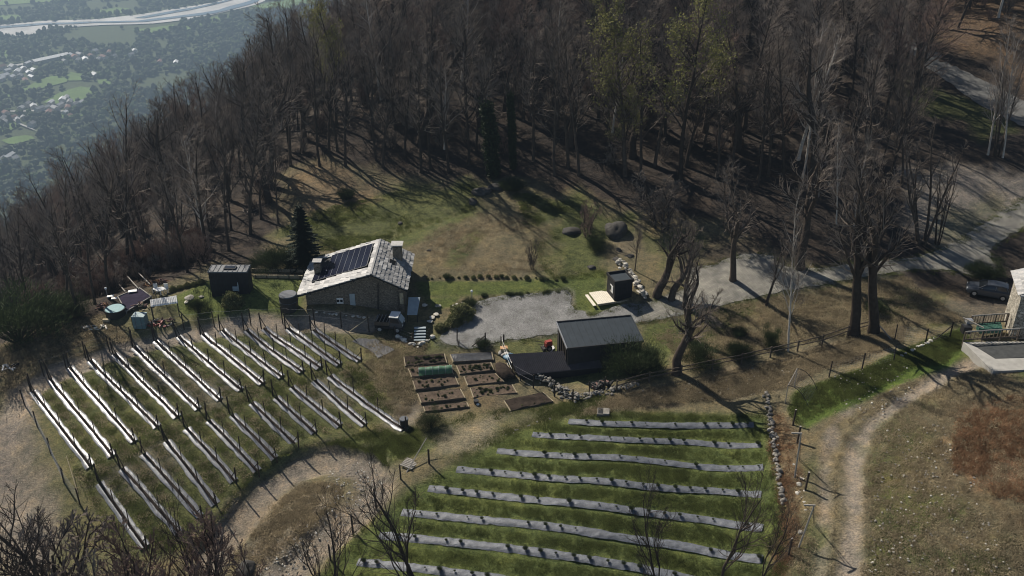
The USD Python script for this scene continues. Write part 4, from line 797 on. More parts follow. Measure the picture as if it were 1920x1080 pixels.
# parked car
P = G(1852, 553); RZc = math.radians(180 - 24)
t = thing('parked_car', 'dark blue grey hatchback parked at the side of the lane', 'car', P + (0, 0, .02), RZc)
def loft(secs):
    """secs: list of (x, [(y,z)...]) with equal counts -> closed mesh"""
    n = len(secs[0][1]); V = np.array([[(x, y, z) for y, z in s] for x, s in secs]); k = len(secs); F = []
    for i in range(k - 1):
        for j in range(n): j2 = (j + 1) % n; F += [[i * n + j, i * n + j2, (i + 1) * n + j2, (i + 1) * n + j]]
    T = [[a, b, c] for a, b, c, d in F] + [[a, c, d] for a, b, c, d in F] + [[0, j + 1, j] for j in range(1, n - 1)] + [[(k - 1) * n, (k - 1) * n + j, (k - 1) * n + j + 1] for j in range(1, n - 1)]
    m = trimesh.Trimesh(V.reshape(-1, 3), T, process=False); m.fix_normals(); return m
def sec(w, z0, z1, r=.16): return [(-w + r * .5, z0), (w - r * .5, z0), (w, z0 + r), (w, z1 - r), (w - r, z1), (-w + r, z1), (-w, z1 - r), (-w, z0 + r)]
prof = [(2.18, .62, .36, .62), (2.1, .78, .26, .74), (1.85, .86, .22, .84), (1.2, .9, .2, .93), (.7, .91, .2, .98), (0, .92, .2, 1.0), (-1.0, .92, .2, 1.02), (-1.7, .9, .22, 1.02), (-2.05, .84, .28, .98), (-2.15, .72, .36, .8)]
obj('body', loft([(x, sec(w, a, b)) for x, w, a, b in prof]), 'car_paint', t, 35)
gp = [(1.02, .80, .93, .99), (.35, .70, .95, 1.40), (-.2, .68, .95, 1.47), (-1.1, .67, .95, 1.46), (-1.7, .66, .95, 1.34), (-2.0, .7, .93, 1.02)]
obj('cabin', loft([(x, [(-w - .12, a), (w + .12, a), (w + .10, a + .04), (w, b - .1), (w - .1, b), (-w + .1, b), (-w, b - .1), (-w - .10, a + .04)]) for x, w, a, b in gp]), 'car_glass', t, 35)
obj('car_roof', loft([(x, [(-w, b - .05), (w, b - .05), (w - .06, b + .02), (-w + .06, b + .02)]) for x, w, a, b in [(.3, .66, 0, 1.40), (-.2, .665, 0, 1.475), (-1.1, .655, 0, 1.465), (-1.66, .62, 0, 1.35)]]), 'car_paint', t, 35)
for s in (-1, 1):
    for (x0_, x1_) in ((.42, 1.02), (-.55, -.5), (-1.5, -1.75)): obj('pillar', beam((x1_, s * .86, 1.0), (x0_, s * .70, 1.4), .06, .06), 'car_paint', t)
    for x in (1.35, -1.35): wheel(t, (x, s * .84, .33), .33, .2, (0, 1, 0))
    obj('headlight', box(.14, .34, .12, (2.07, s * .55, .66)), 'white_paint', t); obj('tail_light', box(.1, .3, .16, (-2.1, s * .6, .85)), 'lamp_red', t); obj('mirror', box(.12, .16, .12, (.75, s * 1.0, 1.02)), 'car_paint', t)
obj('bumper', box(.12, 1.5, .16, (2.14, 0, .42)), 'black_plastic', t); obj('number_plate', box(.03, .5, .11, (-2.16, 0, .62)), 'white_paint', t)
# red garden machine
P = G(1028, 655); t = thing('red_tiller', 'red garden tiller on a pale sheet beside the grey shed', 'garden machine', P, .4)
obj('engine', box(.7, .5, .45, (0, 0, .65)), 'red_paint', t); obj('hood', hull([(x, y, z) for x in (-.3, .35) for y in (-.2, .2) for z in (.85, 1.0)] + [(.45, 0, .8)]), 'red_paint', t)
for y in (-.35, .35): wheel(t, (-.05, y, .3), .3, .14, (0, 1, 0))
for y in (-.2, .2): obj('handlebar', tube([(-.3, y, .7), (-.9, y * 1.4, 1.0), (-1.25, y * 1.6, 1.0)], .03, 6), 'black_plastic', t)
obj('tines', box(.3, .7, .25, (-.55, 0, .25)), 'dark_rock', t)
struct_sheet = gpoly([(1018,648),(1026,640),(1041,652),(1033,662)]); solo('pale_sheet', drape(struct_sheet, .3, .05, world=True), 'white_paint', 'pale sheet lying under the red tiller', 'sheet')
# bags and boxes at the left end of the ribbed roof
for k, (px, py, r, m, lab) in enumerate(((938, 664, .3, 'pale_stone', 'pale sack left of the orange box'), (951, 668, .4, 'pale_stone', 'pale sack below the orange box'), (962, 682, .42, 'pale_stone', 'pale sack lowest of the heap by the ribbed roof'), (958, 674, .5, 'blue_tarp', 'blue bag beside the ribbed roof'))):
    P = G(px, py); mm = stone(r, 40 + k, .7, 2); solo('sack' if m != 'blue_tarp' else 'blue_bag', (mm.vertices + P + (0, 0, r * .5), mm.faces), m, lab, 'bag', smooth=50)
P = G(945, 660); t = thing('orange_box', 'orange topped crate beside the blue bag', 'crate', P, .1); obj('box', box(.7, .5, .4, (0, 0, .3)), 'old_board', t); obj('lid', box(.74, .54, .06, (0, 0, .53)), 'orange_paint', t)
# yard corner by the left wood: pool, tarp, canopy, tank, wood heaps
P = G(218, 590); t = thing('round_pool', 'small round above ground pool with turquoise cover', 'pool', P)
obj('tub', cyl(1.05, .95, (0, 0, -.2), 26), 'black_plastic', t); obj('cover', cyl(1.0, .05, (0, 0, .74), 26, .95), 'pool_blue', t); obj('rim', tube([(1.06 * math.cos(k), 1.06 * math.sin(k), .76) for k in np.linspace(0, 2 * math.pi, 27)], .05, 6), 'dark_wood', t); obj('step', box(.7, .35, .3, (-.6, -1.2, .0)), 'old_board', t)
q = gpoly([(222,562),(262,545),(285,562),(238,590)]); o = q.mean(0); t = thing('dark_tarp', 'dark purple tarp stretched on a pale frame beside the pool', 'tarp', o)
obj('sheet', slab_of(q - o + (0, 0, .35), .05), 'purple_tarp', t)
for i in range(4): obj('edge', beam(q[i] - o + (0, 0, .4), q[(i + 1) % 4] - o + (0, 0, .4), .1), 'grey_pole', t); obj('leg', beam(q[i] - o - (0, 0, .4), q[i] - o + (0, 0, .4), .08), 'grey_pole', t)
for k, (px, py, sx, sy, m, lab) in enumerate(((250, 553, .9, .5, 'white_paint', 'white board lying on the dark tarp'), (210, 568, .7, .4, 'white_paint', 'white panel at the back of the round pool'), (217, 572, .6, .35, 'white_paint', 'small white panel beside the round pool'))):
    P = G(px, py); solo('white_board', box(sx, sy, .06, tuple(P + (0, 0, .85 if k else .5)), rz=.25), m, lab, 'board')
def heap(name, px, py, rx, ry, hh, n, m, lab, catn, seed, size=.16, kind_name='log'):
    P = G(px, py); t = thing(name, lab, catn, P); r_ = np.random.default_rng(seed)
    for k in range(n):
        a = r_.uniform(0, 6.3); rr = math.sqrt(r_.uniform(0, 1)); x, y = rr * rx * math.cos(a), rr * ry * math.sin(a); z = hh * (1 - rr * rr) * r_.uniform(.2, 1)
        z += float(h(P[0] + x, P[1] + y)) - P[2]
        L = size * r_.uniform(2, 5); d = r_.normal(0, 1, 3) * (1, 1, .3); d /= np.linalg.norm(d); obj(kind_name, beam((x, y, z + .06) - d * L / 2, (x, y, z + .06) + d * L / 2, size * r_.uniform(.4, .9)), m[k % len(m)], t)
heap('wood_heap', 262, 577, 1.7, .7, .6, 40, ['brown_clutter', 'fence_wood', 'old_board'], 'brown heap of cut wood in front of the dark tarp', 'wood heap', 2)
heap('wood_heap', 305, 607, 1.7, .6, .5, 36, ['brown_clutter', 'red_paint', 'fence_wood', 'grey_pole'], 'reddish heap of scrap under the tin canopy front', 'wood heap', 3)
heap('wood_heap', 292, 533, 1.6, .6, .5, 26, ['brown_clutter', 'bracken'], 'rust brown brush heap at the edge of the left wood', 'brush heap', 4)
heap('wood_heap', 176, 615, 1.3, .35, .2, 14, ['pale_wood', 'grey_pole'], 'few pale boards lying on the slope left of the tank box', 'boards', 5)
heap('wood_heap', 12, 690, 1.6, .4, .35, 16, ['grey_pole', 'white_paint', 'dark_wood'], 'stack of pale boards at the far left edge', 'boards', 6)
heap('brush_heap', 192, 577, .7, .6, .5, 24, ['brown_clutter', 'bracken'], 'brown brush pile left of the round pool', 'brush heap', 8)
heap('log_heap', 1128, 724, .9, .45, .7, 26, ['dark_wood', 'brown_clutter', 'dark_rock'], 'dark heap of roots and logs at the left end of the rail fence', 'log heap', 9, .2)
heap('brush_heap', 735, 609, .5, .3, .4, 10, ['grey_pole', 'dark_wood'], 'odds and ends beside the flatbed truck', 'scrap', 10)
# tin roofed canopy
b0 = [G(285, 606), G(333, 600)]; z0 = b0[0][2] + 2.15
R3 = np.array([planez(283, 575, z0 - .15), planez(333.5, 568, z0 - .15), planez(331, 554, z0 + .2), planez(281, 562, z0 + .2)]); o = b0[0]
t = thing('tin_canopy', 'crinkled silver tin roof on thin posts beside the tank box', 'canopy', o)
n = 16; rfm = obj('roof', slab_of(R3 - o, .03), 'tin', t)
for k in range(n):
    s0, s1 = (k + .2) / n, (k + .8) / n; e = [R3[0] + (R3[1] - R3[0]) * s for s in (s0, s1)] + [R3[3] + (R3[2] - R3[3]) * s for s in (s0, s1)]; e = np.array(e) - o
    obj('roof_rib', hull(np.vstack([e, (e - e.mean(0)) * .8 + e.mean(0) + (0, 0, rng.uniform(.05, .12))])), 'tin', rfm)
for q in R3 - o: obj('post', beam((q[0] * .97, q[1], -.6), (q[0] * .97, q[1], q[2] - .03), .08), 'fence_wood', t)
P = G(263, 617); t = thing('tank_box', 'teal box tank with pale lid beside the track', 'tank', P, -.05)
obj('body', box(1.25, 1.0, 1.35, (0, .4, .75)), 'teal_paint', t); obj('lid', box(1.3, 1.05, .1, (0, .4, 1.48)), 'box_lid', t)
for x in (-.5, .5): obj('foot', box(.14, .9, .3, (x, .4, .0)), 'dark_wood', t)
for k, x in enumerate((-.3, .3)): obj('strap', box(.06, 1.03, 1.37, (x, .4, .75)), 'tank_top', t)
# lookout frame poles above the pool
for k, (a, b) in enumerate((((218, 537), (236, 552)), ((241, 530), (262, 548)), ((262, 524), (282, 538)))):
    A, B = G(*a) + (0, 0, .9), G(*b) + (0, 0, .35); solo('frame_pole', beam(A, B, .1), 'grey_pole', ['leftmost', 'middle', 'rightmost'][k] + ' of three pale slanting poles above the dark tarp', 'pole')
# white garden table and chairs, parasol base
P = G(302, 553); t = thing('garden_table', 'white garden table on the lawn behind the tin canopy', 'table', P); obj('tabletop', cyl(.5, .05, (0, 0, .7), 16), 'white_paint', t); obj('leg', cyl(.06, .72, (0, 0, 0), 8), 'white_paint', t)
for k, (px, py) in enumerate(((292, 548), (312, 548))):
    P = G(px, py); t = thing('garden_chair', ['white garden chair left of the garden table', 'white garden chair right of the garden table'][k], 'chair', P)
    obj('seat', box(.45, .45, .05, (0, 0, .45)), 'white_paint', t); obj('backrest', box(.45, .05, .5, (0, .22, .7)), 'white_paint', t)
    for x in (-.2, .2):
        for y in (-.2, .2): obj('leg', beam((x, y, 0), (x, y, .44), .05), 'white_paint', t)
for k, (px, py, r) in enumerate(((355, 559, .55), (378, 557, .25), (350, 567, .3))):
    P = G(px, py); mm = stone(r, 60 + k, .35, 2); solo('lawn_stone', (mm.vertices + P + (0, 0, .05), mm.faces), 'pale_stone', ['largest pale flat stone on the lawn', 'small pale stone right of the largest lawn stone', 'pale stone just below the largest lawn stone'][k], 'stone', smooth=40)
# lamp posts with white globes
for k, (px, py, hh, lab) in enumerate(((885, 563, 1.0, 'lamp post with white globe at the corner of the gravel yard'), (203, 562, 1.3, 'lamp post with white globe behind the round pool'))):
    P = G(px, py); t = thing('lamp_post', lab, 'lamp', P); obj('post', cyl(.05, hh, (0, 0, 0), 8), 'grey_pole', t); s = trimesh.creation.icosphere(2, .14); s.apply_translation((0, 0, hh + .12)); obj('globe', s, 'white_paint', t, True)
P = G(1015, 556)
# stepping stones right of the house
for k, (px, py) in enumerate(((810, 596), (806, 603), (818, 590), (796, 573))):
    P = G(px, py); mm = stone(.32, 70 + k, .25, 2); solo('stepping_stone', (mm.vertices + P + (0, 0, .06), mm.faces), 'pale_stone', ['middle', 'nearest', 'farthest', 'leftmost'][k] + ' flat stepping stone in the shade right of the stone house', 'stone', smooth=40)

# ------------------------------------------------------------------ left vineyard: rows of plastic film, posts and wires
UP = [((62,735),(170,876)),((95,712),(211,856)),((131,690),(252,829)),((170,677),(295,802)),((215,665),(333,783)),((252,652),(372,768)),((292,640),(412,751)),((335,632),(452,732)),((380,628),(492,720)),((417,621),(528,708)),((462,620),(566,698)),((495,617),(600,690)),((540,617),(636,685)),((588,620),(674,677))]
LO = [((187,907),(272,1027)),((230,880),(336,1000)),((270,852),(375,970)),((312,829),(405,947)),((350,805),(440,903)),((392,790),(482,885)),((435,780),(516,861)),((472,757),(556,837)),((517,747),(590,812)),((547,727),(637,800)),((590,715),(684,798)),((619,706),(757,806))]
def film_row(A, B, m, label, grp, seed, wid=.31, gap=.10, sides=(-1, 1), ridge=.06, catn='mulch strip', name='mulch_row'):
    """strips of film on a raised bed running from A to B"""
    t = thing(name, label, catn, A, 0, grp); d = (B - A)[:2]; L = np.linalg.norm(d); d /= L; n_ = np.array([-d[1], d[0]]) * -1; r_ = np.random.default_rng(seed)
    ks = max(4, int(L / .16)); s = np.linspace(0, L, ks); c = np.linspace(0, 1, 5)
    for sd in sides:
        u = sd * (gap + c * wid); cent = A[:2][None] + d[None] * s[:, None]; wob = .07 * (meshkit.noise(np.c_[s * .5, s * 0 + seed, s * 0]) - .5)
        X = cent[:, None] + n_ * (u[None, :, None] * (1 + .3 * (meshkit.noise(np.c_[s * 1.3, s * 0 + seed, s * 0 + sd]) - .5))[:, None, None] + wob[:, None, None])
        Z = h(X[..., 0], X[..., 1]) + .06 + ridge * np.array([.75, .95, .85, .65, .2])[None] + .03 * (meshkit.fbm(np.stack([X[..., 0] * 4, X[..., 1] * 4, 0 * X[..., 0]], -1), 3, seed) - .3)
        V = np.c_[X.reshape(-1, 2), Z.ravel()] - A
        iq, jq = np.meshgrid(np.arange(ks - 1), np.arange(4), indexing='ij'); q = np.stack([iq * 5 + jq, iq * 5 + jq + 1, (iq + 1) * 5 + jq + 1, (iq + 1) * 5 + jq], -1).reshape(-1, 4)
        a, b, c3 = V[q[0][0]], V[q[0][1]], V[q[0][2]]
        if np.cross(b - a, c3 - a)[2] < 0: q = q[:, ::-1]
        obj('film', (V, q), m, t, 12)
    if gap > .02:
        cent = A[:2][None] + d[None] * s[:, None]; X = np.stack([cent - n_ * (gap + .02), cent, cent + n_ * (gap + .02)], 1); Z = h(X[..., 0], X[..., 1]) + .06 + ridge * np.array([1, 1.5, 1]) + .06 * (meshkit.noise(np.stack([X[..., 0] * 4, X[..., 1] * 4, 0 * X[..., 0]], -1)) - .5)
        V = np.c_[X.reshape(-1, 2), Z.ravel()] - A; iq, jq = np.meshgrid(np.arange(ks - 1), np.arange(2), indexing='ij'); q = np.stack([iq * 3 + jq, iq * 3 + jq + 1, (iq + 1) * 3 + jq + 1, (iq + 1) * 3 + jq], -1).reshape(-1, 4)
        a, b, c3 = V[q[0][0]], V[q[0][1]], V[q[0][2]]
        if np.cross(b - a, c3 - a)[2] < 0: q = q[:, ::-1]
        obj('soil_ridge', (V, q), 'dark_soil', t, True)
    return t
def trellis(A, B, label, grp, seed, n):
    t = thing('vine_trellis', label, 'trellis', A, 0, grp); r_ = np.random.default_rng(seed); d = B - A; tops = []
    ext = d / np.linalg.norm(d[:2])
    for k in range(n):
        s = k / (n - 1); q = d * s + (ext * (-.45) if k == 0 else ext * .3 if k == n - 1 else 0); q = np.array([q[0], q[1], float(h(*(A + q)[:2])) - A[2]]); hh = 1.75 * r_.uniform(.9, 1.08); lean = r_.normal(0, .06, 2)
        obj('post', beam(q - (0, 0, .3), q + (lean[0], lean[1], hh), .065 if 0 < k < n - 1 else .095), 'post_wood', t); tops.append(q)
        if k in (0, n - 1): e = ext * (1.0 if k == 0 else -1.0); obj('brace', beam(q + (0, 0, hh * .72), q + (e[0], e[1], .05), .06), 'post_wood', t)
    wires = [[tops[k] + (0, 0, zz), (tops[k] + tops[k + 1]) / 2 + (0, 0, zz - .02), tops[k + 1] + (0, 0, zz)] for k in range(n - 1) for zz in (.7, 1.15, 1.6)]
    v, f = tubes(np.array(wires), np.full((len(wires), 3), .004), 3); tag(obj('wire', (v, f), 'post_wood', t), kind='stuff')
    # bare young vines tied to the wires
    st = []
    for s in np.arange(.04, .98, 1.0 / max(3, int(np.linalg.norm(d) / 1.0))):
        q = d * s; q[2] = float(h(*(A + q)[:2])) - A[2]; j = r_.normal(0, .05, (4, 3)); p = [q + (0, 0, zz) + j[i] * (1 if i else 0) for i, zz in enumerate((0, .3, .65, r_.uniform(.75, 1.2)))]; st.append(p)
    v, f = tubes(np.array(st), np.tile([.028, .022, .016, .008], (len(st), 1)), 4); tag(obj('vine_stem', (v, f), 'bark', t), kind='stuff')
for blk, rows in (('upper', UP), ('lower', LO)):
    for k, (a, b) in enumerate(rows):
        A, B = G(*a), G(*b); o_ = ORD[k]
        look = 'white glaring' if k < 6 else 'pale grey' if k < 10 else 'dull blue grey'
        film_row(A, B, 'film', f'{look} plastic mulch strip, {o_} from the left in {blk} block of left vineyard', 'mulch strips of the left vineyard', k + 50 * (blk == 'lower'))
        trellis(A, B, f'vine post row over {look} strip, {o_} from the left in {blk} vineyard block', 'post rows of the left vineyard', k + 100, 5 if blk == 'upper' else 4)
# ------------------------------------------------------------------ right field: eight film strips with young plants
RR = [[(1058,790),(1140,797),(1250,799),(1335,798),(1422,796)], [(990,815),(1070,820),(1160,826),(1290,829),(1435,834)], [(924,845),(1010,853),(1100,858),(1250,868),(1440,876)], [(848,880),(940,888),(1060,900),(1200,912),(1340,920),(1437,928)], [(795,916),(900,927),(1040,942),(1180,958),(1320,973),(1440,992)], [(745,961),(860,972),(1000,985),(1150,1007),(1290,1025),(1440,1050)], [(703,1004),(820,1015),(960,1030),(1080,1047),(1220,1070),(1400,1100)], [(662,1054),(760,1064),(880,1078),(1000,1096),(1150,1118)]]
def polyfilm(pts, label, seed):
    P = gpoly(pts); ls = LineString(P[:, :2]); L = ls.length; ks = int(L / .2); s = np.linspace(0, L, ks); c = np.array([ls.interpolate(q).coords[0] for q in s])
    from scipy.ndimage import gaussian_filter1d
    c = gaussian_filter1d(c, 5, axis=0, mode='nearest'); tn = np.gradient(c, axis=0); tn /= np.linalg.norm(tn, axis=1, keepdims=True); nn = np.c_[-tn[:, 1], tn[:, 0]]
    A = np.array([*c[0], float(h(*c[0]))]); t = thing('mulch_row', label, 'mulch strip', A, 0, 'grey film strips of the terraced field')
    u = np.linspace(-.41, .41, 7); wv = .93 + .34 * (meshkit.fbm(np.c_[s * 1.6, s * 0 + seed * 3., s * 0], 3) - .5)
    X = c[:, None] + nn[:, None] * (u[None] * wv[:, None])[..., None]
    Z = h(X[..., 0], X[..., 1]) + .09 + np.array([-.03, .02, .05, .05, .05, .02, -.03])[None] + .11 * (meshkit.fbm(np.stack([X[..., 0] * 2.4, X[..., 1] * 2.4, 0 * X[..., 0]], -1), 3, seed) - .45)
    V = np.c_[X.reshape(-1, 2), Z.ravel()] - A; iq, jq = np.meshgrid(np.arange(ks - 1), np.arange(6), indexing='ij'); q = np.stack([iq * 7 + jq, (iq + 1) * 7 + jq, (iq + 1) * 7 + jq + 1, iq * 7 + jq + 1], -1).reshape(-1, 4)
    a, b, c3 = V[q[0][0]], V[q[0][1]], V[q[0][2]]
    if np.cross(b - a, c3 - a)[2] < 0: q = q[:, ::-1]
    obj('film', (V, q), 'grey_film', t, 14)
    return [np.array([*c[min(ks - 1, int(k / .2))], 0]) for k in np.arange(.9, L - .4, 1.28)]
plant_spots = []
for k, pts in enumerate(RR):
    for q in polyfilm(pts, f'grey plastic film strip, {ORD[k]} from the top of the terraced field', k + 3): q[2] = float(h(q[0], q[1])) + .2; plant_spots.append((k, q))
# ------------------------------------------------------------------ trees
def perp(d, r_):
    a = r_.normal(0, 1, d.shape); a -= d * (a * d).sum(-1, keepdims=True); return a / (np.linalg.norm(a, axis=-1, keepdims=True) + 1e-9)
def limb(p0, d, L, r0, r1, k, r_, wander=.12, up=.1):
    """a growing polyline"""
    P = [np.asarray(p0, float)]; d = np.asarray(d, float) / np.linalg.norm(d)
    for i in range(k - 1):
        P.append(P[-1] + d * L / (k - 1)); d = d + r_.normal(0, wander, 3) + (0, 0, up); d /= np.linalg.norm(d)
    return np.array(P), np.linspace(r0, r1, k)
def grow(parents, n_each, r_, t0, ratio, ang, k, wander, up, rr=.5, rmin=.006):
    """children along each parent: lists of (points, radii)"""
    out = []
    for P, R in parents:
        L = np.linalg.norm(np.diff(P, axis=0), axis=1).sum(); m = len(P) - 1
        n = max(1, int(n_each * r_.uniform(.7, 1.3)))
        for q in range(n):
            s = t0 + (1 - t0) * (q + r_.uniform(0, 1)) / n; s = min(s, .99); i = int(s * m); f = s * m - i
            p = P[i] * (1 - f) + P[i + 1] * f; r = R[i] * (1 - f) + R[i + 1] * f; d = P[i + 1] - P[i]; d = d / np.linalg.norm(d)
            a = perp(d, r_); w = ang * r_.uniform(.7, 1.3); dd = d * math.cos(w) + a * math.sin(w)
            out.append(limb(p, dd, L * ratio * (1.15 - .7 * s) * r_.uniform(.7, 1.25), max(rmin, min(r * .75, r * rr + .004)), rmin * .8, k, r_, wander, up))
    return out
def mesh_of(ls, sides):
    by = {}
    for P, R in ls: by.setdefault(len(P), []).append((P, R))
    V, F, n = [], [], 0
    for k, g in by.items():
        v, f = tubes(np.array([a for a, _ in g]), np.array([b for _, b in g]), sides); V.append(v); F.append(f + n); n += len(v)
    return np.vstack(V), np.vstack(F)
UsdGeom.Xform.Define(stage, '/World/Prototypes'); stage.GetPrimAtPath('/World/Prototypes').SetSpecifier(Sdf.SpecifierClass)
def proto(name):
    return UsdGeom.Xform.Define(stage, '/World/Prototypes/' + name).GetPrim()
def leaves(pts, size, r_, n_per=1, spread=.2, tilt=1.0):
    pts = np.repeat(np.asarray(pts), n_per, 0); n = len(pts); c = pts + r_.normal(0, spread, (n, 3))
    a = r_.normal(0, 1, (n, 3)); a /= np.linalg.norm(a, axis=1, keepdims=True); b = perp(a, r_); s = size * r_.uniform(.6, 1.4, (n, 1))
    V = np.stack([c - a * s, c + b * s * .6, c + a * s, c - b * s * .6], 1).reshape(-1, 3); i = np.arange(n)[:, None] * 4
    return V, np.vstack([i + [0, 1, 2], i + [0, 2, 3]])
def make_tree(name, seed, H=16, r0=.22, bole=.4, nb=18, ratio=.36, ang=.75, wander=.05, twigm='twig', barkm='bark', stems=1, up=.12, n2=6, n3=4, n4=0, leaf=None, leafn=0, leafsize=.1, twig_r=.012, fork=False):
    r_ = np.random.default_rng(seed); pr = proto(name); trunk = []
    for s in range(stems):
        a = s * 6.28 / max(1, stems) + r_.uniform(0, 1); d0 = np.array([math.cos(a) * .16, math.sin(a) * .16, 1]) if stems > 1 else np.array([r_.normal(0, .03), r_.normal(0, .03), 1])
        base = np.array([math.cos(a) * .25, math.sin(a) * .25, -.6]) * (1 if stems > 1 else 0) + (0, 0, -.6 if stems == 1 else 0)
        P, R = limb(base, d0, H * (1 if s == 0 else r_.uniform(.75, .98)) * .93, r0 if stems == 1 else r0 * .6, .025, 12, r_, wander, .06)
        R = (r0 if stems == 1 else r0 * .6) * (1 - np.linspace(0, 1, 12)) ** .8 * .95 + .02; R[0] *= 1.35; trunk.append((P, R))
    if fork:
        P, R = trunk[0]; i = 4; trunk.append(limb(P[i], (r_.normal(0, .4), r_.normal(0, .4), 1), H * .55, R[i] * .75, .02, 9, r_, wander * 1.5, .08))
    L1 = grow(trunk, nb, r_, bole, ratio, ang, 6, .13, up, .5, .012)
    L2 = grow(L1, n2, r_, .15, .5, .7, 4, .14, up, .55, .009)
    L3 = grow(L2, n3, r_, .1, .6, .65, 3, .14, up * .8, .5, twig_r)
    L3 += [(P, np.maximum(R, twig_r)) for P, R in grow(L1, 7, r_, .5, .3, .6, 3, .1, up, .4, twig_r)]
    obj('trunk', mesh_of(trunk, 7), barkm, pr, True); obj('branches', mesh_of(L1, 4), barkm, pr)
    tw = L2 + L3
    if n4: tw += grow(L3, n4, r_, .1, .6, .6, 2, .1, .05, .6, twig_r * .85)
    v, f = mesh_of([(P, np.maximum(R, twig_r * .8)) for P, R in tw], 3); obj('crown', (v, f), twigm, pr)
    if leaf:
        pts = np.vstack([P[1:] for P, _ in L3]); pts = pts[r_.choice(len(pts), min(len(pts), leafn), False)]; obj('foliage', leaves(pts, leafsize, r_, 3, .22), leaf, pr)
    return pr
PT = {}
for i in range(6): PT[f'wood{i}'] = make_tree(f'wood_tree_{"abcdef"[i]}', 20 + i, H=16, r0=.19 + .02 * (i % 3), bole=.24 + .05 * (i % 3), nb=22 + 2 * (i % 3), ratio=.31 + .03 * (i % 2), ang=.66 + .08 * (i % 3), wander=.05, n2=6, n3=5, n4=2, twig_r=.0095, fork=i % 2 == 0, twigm='twig' if i != 4 else 'twig_red', up=.16)
for i in range(4): PT[f'slim{i}'] = make_tree(f'slim_tree_{"abcd"[i]}', 30 + i, H=16, r0=.15 + .02 * (i % 2), bole=.3, nb=20, ratio=.26 + .03 * (i % 3), ang=.55 + .1 * (i % 2), wander=.06, n2=5, n3=4, twig_r=.0055, fork=i == 2)
for i in range(3): PT[f'dense{i}'] = make_tree(f'dense_tree_{"abc"[i]}', 45 + i, H=16, r0=.18, bole=.2, nb=26, ratio=.34, ang=.7, wander=.06, n2=7, n3=6, n4=2, twig_r=.0125, fork=i == 1, twigm='twig_red' if i == 2 else 'twig')
for i in range(2): PT[f'birch{i}'] = make_tree(f'birch_tree_{"ab"[i]}', 40 + i, H=16, r0=.16, bole=.25, nb=24, ratio=.3, ang=.6, wander=.05, barkm='birch_bark', n2=7, n3=6, n4=1, twig_r=.0105, up=.12)
for i in range(2): PT[f'leafy{i}'] = make_tree(f'leafing_tree_{"ab"[i]}', 50 + i, H=16, r0=.2, bole=.3, nb=20, ratio=.3, ang=.7, n2=6, n3=5, leaf='young_leaf', leafn=9000, leafsize=.09, up=.12)
for i in range(3): PT[f'gnarl{i}'] = make_tree(f'gnarled_tree_{"abc"[i]}', 60 + i, H=10, r0=.56, bole=.4, nb=11, ratio=.42, ang=.9, wander=.24, n2=6, n3=5, n4=1, up=.1, fork=True)
for i in range(2): PT[f'tall{i}'] = make_tree(f'tall_tree_{"ab"[i]}', 70 + i, H=16, r0=.5, bole=.34, nb=16, ratio=.36, ang=.7, wander=.14, n2=6, n3=5, twig_r=.009, up=.12, fork=True)
for i in range(2): PT[f'multi{i}'] = make_tree(f'many_stemmed_tree_{"ab"[i]}', 80 + i, H=11, r0=.17, bole=.3, nb=9, ratio=.24, ang=.5, wander=.05, stems=5, n2=4, n3=4, up=.18)
for i in range(2): PT[f'shrubtree{i}'] = make_tree(f'bare_bush_{"ab"[i]}', 90 + i, H=5, r0=.1, bole=.1, nb=12, ratio=.42, ang=.6, wander=.1, stems=4, n2=6, n3=5, n4=1, up=.12, twigm='twig_red' if i else 'twig')
for i in range(2): PT[f'front{i}'] = make_tree(f'orchard_tree_{"ab"[i]}', 95 + i, H=9, r0=.095, bole=.3, nb=9, ratio=.5, ang=.55, wander=.12, n2=4, n3=4, up=.16, twig_r=.007, fork=True, twigm='bark')
# ivy clad tree
r_ = np.random.default_rng(3); pr = proto('ivy_tree'); P, R = limb((0, 0, -.5), (0, .02, 1), 15, .28, .03, 12, r_, .05, .06); obj('trunk', mesh_of([(P, R)], 7), 'bark', pr)
pts = np.array([P[int(s * 11)] * (1 - (s * 11 % 1)) + P[min(11, int(s * 11) + 1)] * (s * 11 % 1) for s in r_.uniform(.05, .72, 2600)]); ang = r_.uniform(0, 6.3, 2600); rad = .25 + .75 * r_.uniform(0, 1, 2600) ** .7 * (1.1 - np.abs(pts[:, 2] / 15 - .35))
obj('foliage', leaves(pts + np.c_[np.cos(ang) * rad, np.sin(ang) * rad, r_.normal(0, .2, 2600)], .17, r_, 2, .15), 'ivy_leaf', pr); L1 = grow([(P, R)], 14, r_, .6, .25, .7, 5, .1, .1); L2 = grow(L1, 6, r_, .1, .5, .7, 3, .1, .1); obj('crown', mesh_of(L1 + L2, 3), 'twig', pr); PT['ivy0'] = pr
